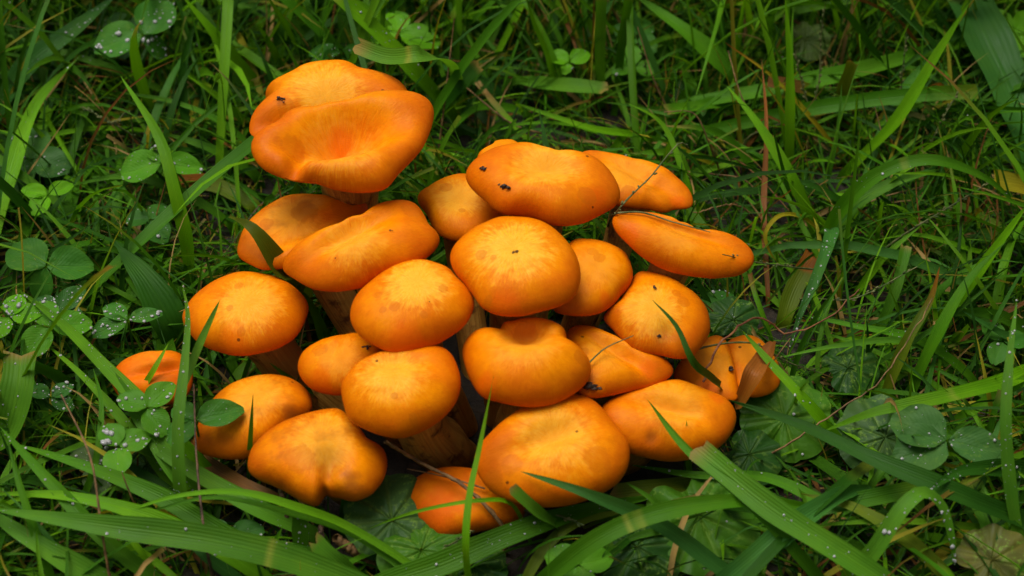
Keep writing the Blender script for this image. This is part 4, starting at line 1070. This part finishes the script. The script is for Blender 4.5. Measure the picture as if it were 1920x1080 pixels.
def ivy(px, py, z, rpx, rot, label, col, tilt=(0, 0), dew=0):
    CLOVER_N[0] += 1
    k = CLOVER_N[0]
    c = P(px, py, z)
    nr, nt_ = 12, 132
    th = np.linspace(-math.pi, math.pi, nt_, endpoint=False)
    lob = 1 + 0.075 * np.abs(np.sin(th * 4.5 + 0.4)) ** 0.8 - 0.05
    Rv = rpx * 0.0205 * lob * (1 - 0.42 * np.exp(-((np.abs(th) - math.pi) / 0.32) ** 2)) * (1 + 0.10 * np.cos(th))
    u = np.linspace(0, 1, nr)
    X = u[:, None] * Rv * np.cos(th); Y = u[:, None] * Rv * np.sin(th)
    Rr = rpx * 0.0205
    Z = 0.10 * Rr * np.sin(th * 4.5 * 2)[None] * u[:, None] ** 2 * 0.5 - 0.16 * Rr * u[:, None] ** 2 + 0.06 * Rr * np.cos(th * 2 + k) * u[:, None] ** 2
    n0 = nrm(np.array([tilt[0], -0.35 + tilt[1], 1.0]))
    a = math.radians(rot)
    d = np.array([math.cos(a), math.sin(a), 0]); d = nrm(d - n0 * np.dot(d, n0)); s = np.cross(n0, d)
    W = (c + X[..., None] * d + Y[..., None] * s + Z[..., None] * n0)
    v = W.reshape(-1, 3)
    nz = np.array([mnoise.noise(Vector(p * 2.2)) for p in v])
    v = v + nz[:, None] * n0 * 0.05 * Rr
    va = np.min([np.abs((th - a0 + math.pi) % (2 * math.pi) - math.pi) for a0 in np.radians([-132, -88, -44, 0, 44, 88, 132])], axis=0)
    vein = np.exp(-(va[None] * (0.15 + u[:, None]) / 0.05) ** 2) * (1 - 0.6 * u[:, None])
    v = v - (vein.reshape(-1) * 0.05 * Rr)[:, None] * n0 + (np.abs(np.sin(va * 9))[None] * u[:, None] * 0.03 * Rr).reshape(-1)[:, None] * n0
    vcol = np.array(col)[None] * (1 - 0.0 * vein.reshape(-1, 1)) + np.array((0.06, 0.08, 0.02))[None] * 0.7 * vein.reshape(-1, 1)
    base = c - d * 0.5 * Rr + np.array([0, 0.6, 0]); base[2] = ground_z(base[0], base[1]) - 0.1
    org = np.array([base[0], base[1], 0.0])
    t = empty('ivy_leaf', org)
    LEAFMARKS.append((c[:2], label.split(' leaf')[0] + ' leaf' if ' leaf' in label else 'mottled scalloped leaf'))
    tag(t, label, 'leaf', 'scalloped ground ivy leaves')
    uv = np.stack([0.5 + 0.5 * (u[:, None] * np.sin(th)), 0.5 + 0.5 * u[:, None] * np.cos(th)], -1).reshape(-1, 2)
    lo = mk('leaf_blade', v - org, grid_faces(nr, nt_, True), M_IVY, t, uv=uv, col=vcol)
    pts = catmull([base, (base + c) / 2 + np.array([0, 0, .2]), c - n0 * 0.03], 8)
    tv, tf = tube(pts, 0.05, 6)
    mk('petiole', tv - org, tf, M_GRASS, t, uv=np.zeros((len(tv), 2)), col=np.tile(np.array(GREEN['olive']), (len(tv), 1)))
    if dew: add_dew(lo, org, v, grid_faces(nr, nt_, True), dew, .02, .06, k)
    zmark(ZB, v, 1)

IG = (0.046, 0.15, 0.007); ID = (0.018, 0.07, 0.008)
ivy(1472, 785, 1.5, 80, 60, 'largest mottled scalloped leaf beside the low pitted cap', IG, (.1, -.1), 6)
ivy(1405, 852, 1.2, 52, -30, 'small dark scalloped leaf under the largest mottled one', ID, (.1, 0))
ivy(1590, 690, 1.2, 50, 20, 'dark scalloped leaf in the shade of the pale arching blade', ID)
ivy(1660, 820, 1.0, 78, 110, 'shaded scalloped leaf behind the three-part clover', (0.035,0.095,0.022))
ivy(1310, 965, 1.3, 95, -70, 'mottled scalloped leaf below the low pitted cap', IG, (0, 0), 8)
ivy(1195, 1025, .9, 72, -80, 'dark scalloped leaf below the dark arching blade', ID)
ivy(735, 975, 1.3, 78, 100, 'crinkled scalloped leaf between the split-notch cap and the small deep orange cap', (0.045,0.115,0.026), (.1, -.1))
ivy(790, 1030, 1.0, 74, -60, 'mottled scalloped leaf in front of the small deep orange cap', IG, (0, .1))
ivy(885, 1060, .7, 52, -30, 'dark scalloped leaf under the wide dewy blade', ID)
ivy(1860, 1050, 1.6, 60, 30, 'diseased yellow and brown scalloped leaf by the tall dewy blade', (0.09,0.10,0.02))
ivy(1510, 75, 1.6, 48, 40, 'pale blotched scalloped leaf far back in the turf', (0.10,0.16,0.04))
ivy(1375, 600, 1.9, 46, 80, 'dark scalloped leaf between the domed cap and the turf', ID, (.1, 0), 6)
ivy(275, 870, .8, 52, 10, 'dark scalloped leaf beneath the water-holding clover', ID)

# dead leaf over the torn cap
blade([(1380,768,2.0),(1398,735,'c24+1.0'),(1418,700,'c24+.8'),(1438,665,'c24+.7'),(1450,640,3.2)], 34, 'rust', 'brown papery dead leaf draped over the torn cap', 'both', 15, fold=.32, ground=False)

# ------------------------------------------------------------------ crumbs of dirt on the caps
def crumb(i, px, py, spx, label, el=1.0):
    g = np.random.default_rng(int(px * 7 + py))
    p = cap_at(i, px, py, 0.02)
    r = spx * 0.0195 * 0.5
    parts = []
    for q in range(7):
        off = g.normal(size=3) * r * np.array([0.75 * el, 0.45, 0.25])
        rr = r * g.uniform(0.25, 0.55)
        vv = ICO_V * rr * (1 + 0.3 * g.normal(size=(len(ICO_V), 1))) * np.array([1.2, .8, .6]) + p + off + CAPS[i]['n'] * rr * .2
        parts.append((vv, ICO_F))
    v, f = merge(parts)
    o = mk('soil_crumb', v - p, f, M_DIRT, None, p, smooth=False)
    tag(o, label, 'soil crumb', 'dirt crumbs on the mushroom caps')
crumb(6, 942, 349, 22, 'larger black dirt crumb on the broad oval cap')
crumb(6, 903, 316, 13, 'smaller black dirt crumb near the edge of the broad oval cap')
crumb(19, 1108, 725, 30, 'black shrivelled crumb on the lower edge of the ear-shaped cap')
crumb(23, 1370, 692, 14, 'black crumb on the weathered cap under the reddish stem', .5)
crumb(14, 688, 653, 11, 'black speck at the edge of the smallest cap')
crumb(1, 526, 187, 12, 'dark crumb in the crease of the rearmost cap')
crumb(11, 1228, 541, 8, 'dark speck at the top of the domed cap', .5)
crumb(11, 1236, 630, 7, 'dark speck on the front of the domed cap', .5)
crumb(4, 733, 432, 5, 'tiny black speck on the kidney-shaped cap')
crumb(9, 966, 472, 7, 'tiny brown speck at the centre of the pale-centred cap')

# ------------------------------------------------------------------ turf
def gen_blades(n, xr, yr, Lr, Wr, e0r, bend, S=8, dens=None):
    x = rng.uniform(*xr, n); y = rng.uniform(*yr, n)
    L = rng.uniform(0, 1, n) ** 1.3 * (Lr[1] - Lr[0]) + Lr[0]
    W = rng.uniform(0, 1, n) ** 1.5 * (Wr[1] - Wr[0]) + Wr[0]
    az = rng.uniform(0, 2 * math.pi, n)
    e0 = np.radians(rng.uniform(*e0r, n)); b = np.radians(rng.uniform(*bend, n))
    cv = rng.normal(0, 0.5, n)
    u = np.linspace(0, 1, S)
    el = e0[:, None] - b[:, None] * u ** 1.3
    a = az[:, None] + cv[:, None] * u
    d = np.stack([np.cos(el) * np.cos(a), np.cos(el) * np.sin(a), np.sin(el)], -1)
    step = (L / (S - 1))[:, None, None]
    c = np.concatenate([np.zeros((n, 1, 3)), np.cumsum(d[:, :-1] * step, 1)], 1)
    gz = 0.35 * np.sin(x * 0.21 + 1.3) * np.cos(y * 0.17)
    c = c + np.stack([x, y, gz - 0.2], -1)[:, None]
    c[..., 2] = np.maximum(c[..., 2], gz[:, None] - 0.2 + 0.45 * np.minimum(1, u * 6)[None] * rng.uniform(0.3, 1.6, (n, 1)))
    t = nrm(np.gradient(c, axis=1))
    h = np.stack([-np.sin(a), np.cos(a), np.zeros_like(a)], -1)
    nn = np.cross(h, t); nn = np.where(nn[..., 2:3] < 0, -nn, nn)
    rl = (rng.normal(0, 0.55, n)[:, None] + rng.normal(0, 0.4, n)[:, None] * u)[..., None]
    side = h * np.cos(rl) + nn * np.sin(rl); nn = nn * np.cos(rl) - h * np.sin(rl)
    cut = rng.random(n) < 0.10
    prof = np.where(cut[:, None], np.minimum(1, 0.6 + 0.8 * u)[None], (np.minimum(1, 0.6 + 0.9 * u) * (1 - u ** 2.4) ** 0.85)[None])
    w = np.maximum(W[:, None] * prof, 0.003)
    V = np.stack([c - side * (w * 0.5)[..., None], c - nn * (w * 0.20)[..., None], c + side * (w * 0.5)[..., None]], 2)   # n,S,3,3
    return V, c, L, W, cut

PAL = np.array([(0.017, 0.072, 0.003), (0.040, 0.140, 0.004), (0.068, 0.20, 0.004), (0.10, 0.26, 0.004), (0.042, 0.14, 0.018),
                (0.22, 0.21, 0.015), (0.30, 0.20, 0.07), (0.15, 0.065, 0.015)])
def colours(n, S, cut, p):
    k = rng.choice(len(PAL), n, p=p)
    b = PAL[k] * rng.uniform(0.75, 1.4, (n, 1))
    u = np.linspace(0, 1, S)
    col = b[:, None] * np.ones((1, S, 1))
    # yellowish or brown tips on some
    tip = rng.random(n) < 0.10
    tc = PAL[rng.choice([5, 6, 7], n)]
    f = np.clip((u[None] - rng.uniform(0.5, 0.9, (n, 1))) / 0.2, 0, 1) * tip[:, None]
    f = np.maximum(f, (u[None] > 0.93) * cut[:, None] * 0.45)
    return col * (1 - f[..., None]) + tc[:, None] * f[..., None], k

def keep_clear(c, V, p_occ=0.93):
    n, S = c.shape[:2]
    pts = V.reshape(n, -1, 3)
    rb, d = zget(ZB, pts.reshape(-1, 3)); occ = ((d < rb - 0.1) & (rb < 1e8)).reshape(n, -1).sum(1) > 1
    rc, d = zget(ZC, pts.reshape(-1, 3)); occc = ((d < rc + 1.2) & (rc < 1e8)).reshape(n, -1).any(1)
    ok = ~(occ & (rng.random(n) < p_occ)) & ~occc
    # no turf inside the mushroom clump
    ok &= ~((((c[..., 0] + 0.4) / 6.6) ** 2 + ((c[..., 1] + 0.6) / 5.6) ** 2) < 1).any(1)
    for C in CAPS.values():
        bp = C['basep']
        ok &= np.hypot(c[:, 0, 0] - bp[0], c[:, 0, 1] - bp[1]) > 1.3
        # nothing pokes through a cap
        q = c - C['c0']
        hgt = q @ C['n']; rad = np.sqrt(np.maximum((q ** 2).sum(-1) - hgt ** 2, 0))
        ok &= ~((rad < C['R'].max() * 1.0) & (np.abs(hgt) < C['Hc'] * 1.1)).any(1)
    return ok

SETS = [  # n, x range, y range, length, width, start angle, bend, palette weights
    (4300, (-27, 27), (-16, 36), (5, 15), (.20, .60), (20, 78), (25, 100), (.24, .28, .24, .15, .07, .02, .0, .0)),
    (20000, (-30, 30), (-18, 40), (3, 9), (.09, .27), (20, 85), (0, 90), (.28, .26, .20, .11, .05, .04, .04, .02)),
    (13000, (-30, 30), (-18, 40), (2, 6), (.04, .13), (30, 88), (0, 70), (.22, .24, .18, .08, .03, .09, .12, .04)),
    (7000, (-30, 30), (-18, 40), (1.5, 6), (.05, .22), (0, 14), (0, 25), (.30, .16, .04, .0, .02, .08, .22, .18)),
    (9000, (-75, 75), (-60, 100), (4, 11), (.20, .5), (25, 80), (20, 95), (.25, .30, .22, .10, .06, .03, .03, .01)),
]
IND = []
stuffV, stuffC, stuffU = [], [], []
for si, (n, xr, yr, Lr, Wr, er, br, pw) in enumerate(SETS):
    V, c, L, W, cut = gen_blades(n, xr, yr, Lr, Wr, er, br)
    S = c.shape[1]
    pw = np.array(pw) / sum(pw)
    col, k = colours(n, S, cut, pw)
    ok = keep_clear(c, V)
    if si == 4:
        inn = (np.abs(c[:, 0, 0]) < 30) & (c[:, 0, 1] > -18) & (c[:, 0, 1] < 40)
        ok &= ~inn
    # the front rows stay low, as in the photograph
    ok &= ~((c[:, 0, 1] < -2) & (c[..., 2].max(1) > 3.2))
    V, col, c, L, W, k = V[ok], col[ok], c[ok], L[ok], W[ok], k[ok]
    uvx = np.broadcast_to(np.array([0, .5, 1.0])[None, None], (len(V), S, 3)); uvy = np.broadcast_to(np.linspace(0, 1, S)[None, :, None], (len(V), S, 3))
    colb = np.broadcast_to(col[:, :, None], V.shape)
    take = np.zeros(len(V), bool)
    if si == 0:
        x, y, d = proj(c.reshape(-1, 3)); x = x.reshape(-1, S); y = y.reshape(-1, S)
        inside = ((x > 10) & (x < 1910) & (y > 10) & (y < 1070)).mean(1) > 0.7
        ext = np.hypot(x[:, -1] - x[:, 0], y[:, -1] - y[:, 0]) * W * (c[..., 2].max(1) + 0.5) * inside
        take[np.argsort(-ext)[:185]] = True
        for j in np.nonzero(take)[0]:
            IND.append((V[j], col[j], k[j], c[j]))
    stuffV.append(V[~take].reshape(-1, 3)); stuffC.append(colb[~take].reshape(-1, 3)); stuffU.append(np.stack([uvx[~take], uvy[~take]], -1).reshape(-1, 2))
S = 8
cellf = grid_faces(S, 3)
allV = np.concatenate(stuffV); nb = len(allV) // (S * 3)
F = (cellf[None] + (np.arange(nb) * S * 3)[:, None, None]).reshape(-1, 4)
turf = mk('grass_turf', allV, F, M_GRASS, uv=np.concatenate(stuffU), col=np.concatenate(stuffC))
tag(turf, 'dense tangle of low green and dry grass covering the ground', 'grass', kind='stuff')

KINDN = ['dark green', 'mid-green', 'fresh green', 'bright green', 'bluish green', 'yellowed', 'straw-coloured', 'brown']
LAND = {1: 'rearmost wavy cap', 2: 'funnel-shaped cap', 3: 'leaf-draped brownish cap', 5: 'small squarish cap', 6: 'dirt-specked cap', 7: 'flat cap', 8: 'bean-shaped cap', 11: 'domed cap', 12: 'leaning mushroom',
        16: 'low brownish cap', 17: 'split-notch cap', 20: 'low pitted cap', 21: 'largest low cap', 22: 'small deep orange cap', 24: 'torn cap', 25: 'lone mushroom'}
MARKS = [(CAPS[i]['c0'][:2], t_) for i, t_ in LAND.items()] + LEAFMARKS
seen = {}
for (V, col, k, c) in IND:
    org = np.array([c[0, 0], c[0, 1], 0.0])
    uv = np.stack([np.tile([0, .5, 1.0], S), np.repeat(np.linspace(0, 1, S), 3)], 1)
    o = mk('grass_blade', V.reshape(-1, 3) - org, cellf, M_GRASS, None, org, uv=uv, col=np.repeat(col, 3, 0))  # one loose blade of grass
    mid = c[S // 2, :2]
    dist = [np.linalg.norm(mid - m_[0]) for m_ in MARKS]
    q = int(np.argmin(dist)); dd = mid - MARKS[q][0]
    rel = 'behind' if dd[1] > abs(dd[0]) * 1.2 else ('in front of' if -dd[1] > abs(dd[0]) * 1.2 else 'beside')
    wd = np.linalg.norm(V[S // 2, 0] - V[S // 2, 2])
    ws = 'broad' if wd > 0.46 else ('narrow' if wd < 0.32 else 'medium-wide')
    top = c[:, 2].max(); rise = c[-1, 2]
    pose = 'drooping' if rise < top - 0.8 else ('upright' if rise > 4.0 else ('slanting' if rise > 2.0 else 'flat-lying'))
    ln_ = np.linalg.norm(np.diff(c, axis=0), axis=1).sum()
    lab = '%s %s %s %s grass blade %s the %s' % ('long' if ln_ > 11 else 'short', ws, pose, KINDN[k], rel, MARKS[q][1])
    if lab in seen:
        q2 = int(np.argsort(dist)[1])
        alt = lab + ' near the ' + MARKS[q2][1]
        if len(alt.split()) <= 16: lab = alt
    seen.setdefault(lab, []).append(o)
    tag(o, lab, 'grass blade', 'loose grass blades in the turf')

# fine dew sprinkled over the turf
pick = rng.integers(0, nb, 900)
bl = allV.reshape(nb, S, 3, 3)[pick]
pi = rng.integers(3, S - 1, 900)
pp = bl[np.arange(900), pi, 1] + 0.01
ok = (np.abs(pp[:, 0]) < 24) & (pp[:, 1] > -14) & (pp[:, 1] < 32) & (pp[:, 2] > 0.7)
pp = pp[ok]
bv, bf = bead_mesh(pp, np.tile([0.1, -0.2, 1.0], (len(pp), 1)), 0.018 + 0.04 * rng.random(len(pp)) ** 3)
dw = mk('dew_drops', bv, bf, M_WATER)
tag(dw, 'fine beads of dew scattered over the grass turf', 'dew', kind='stuff')
print('turf blades', nb, 'heroes', HERO_N[0], 'single', len(IND))
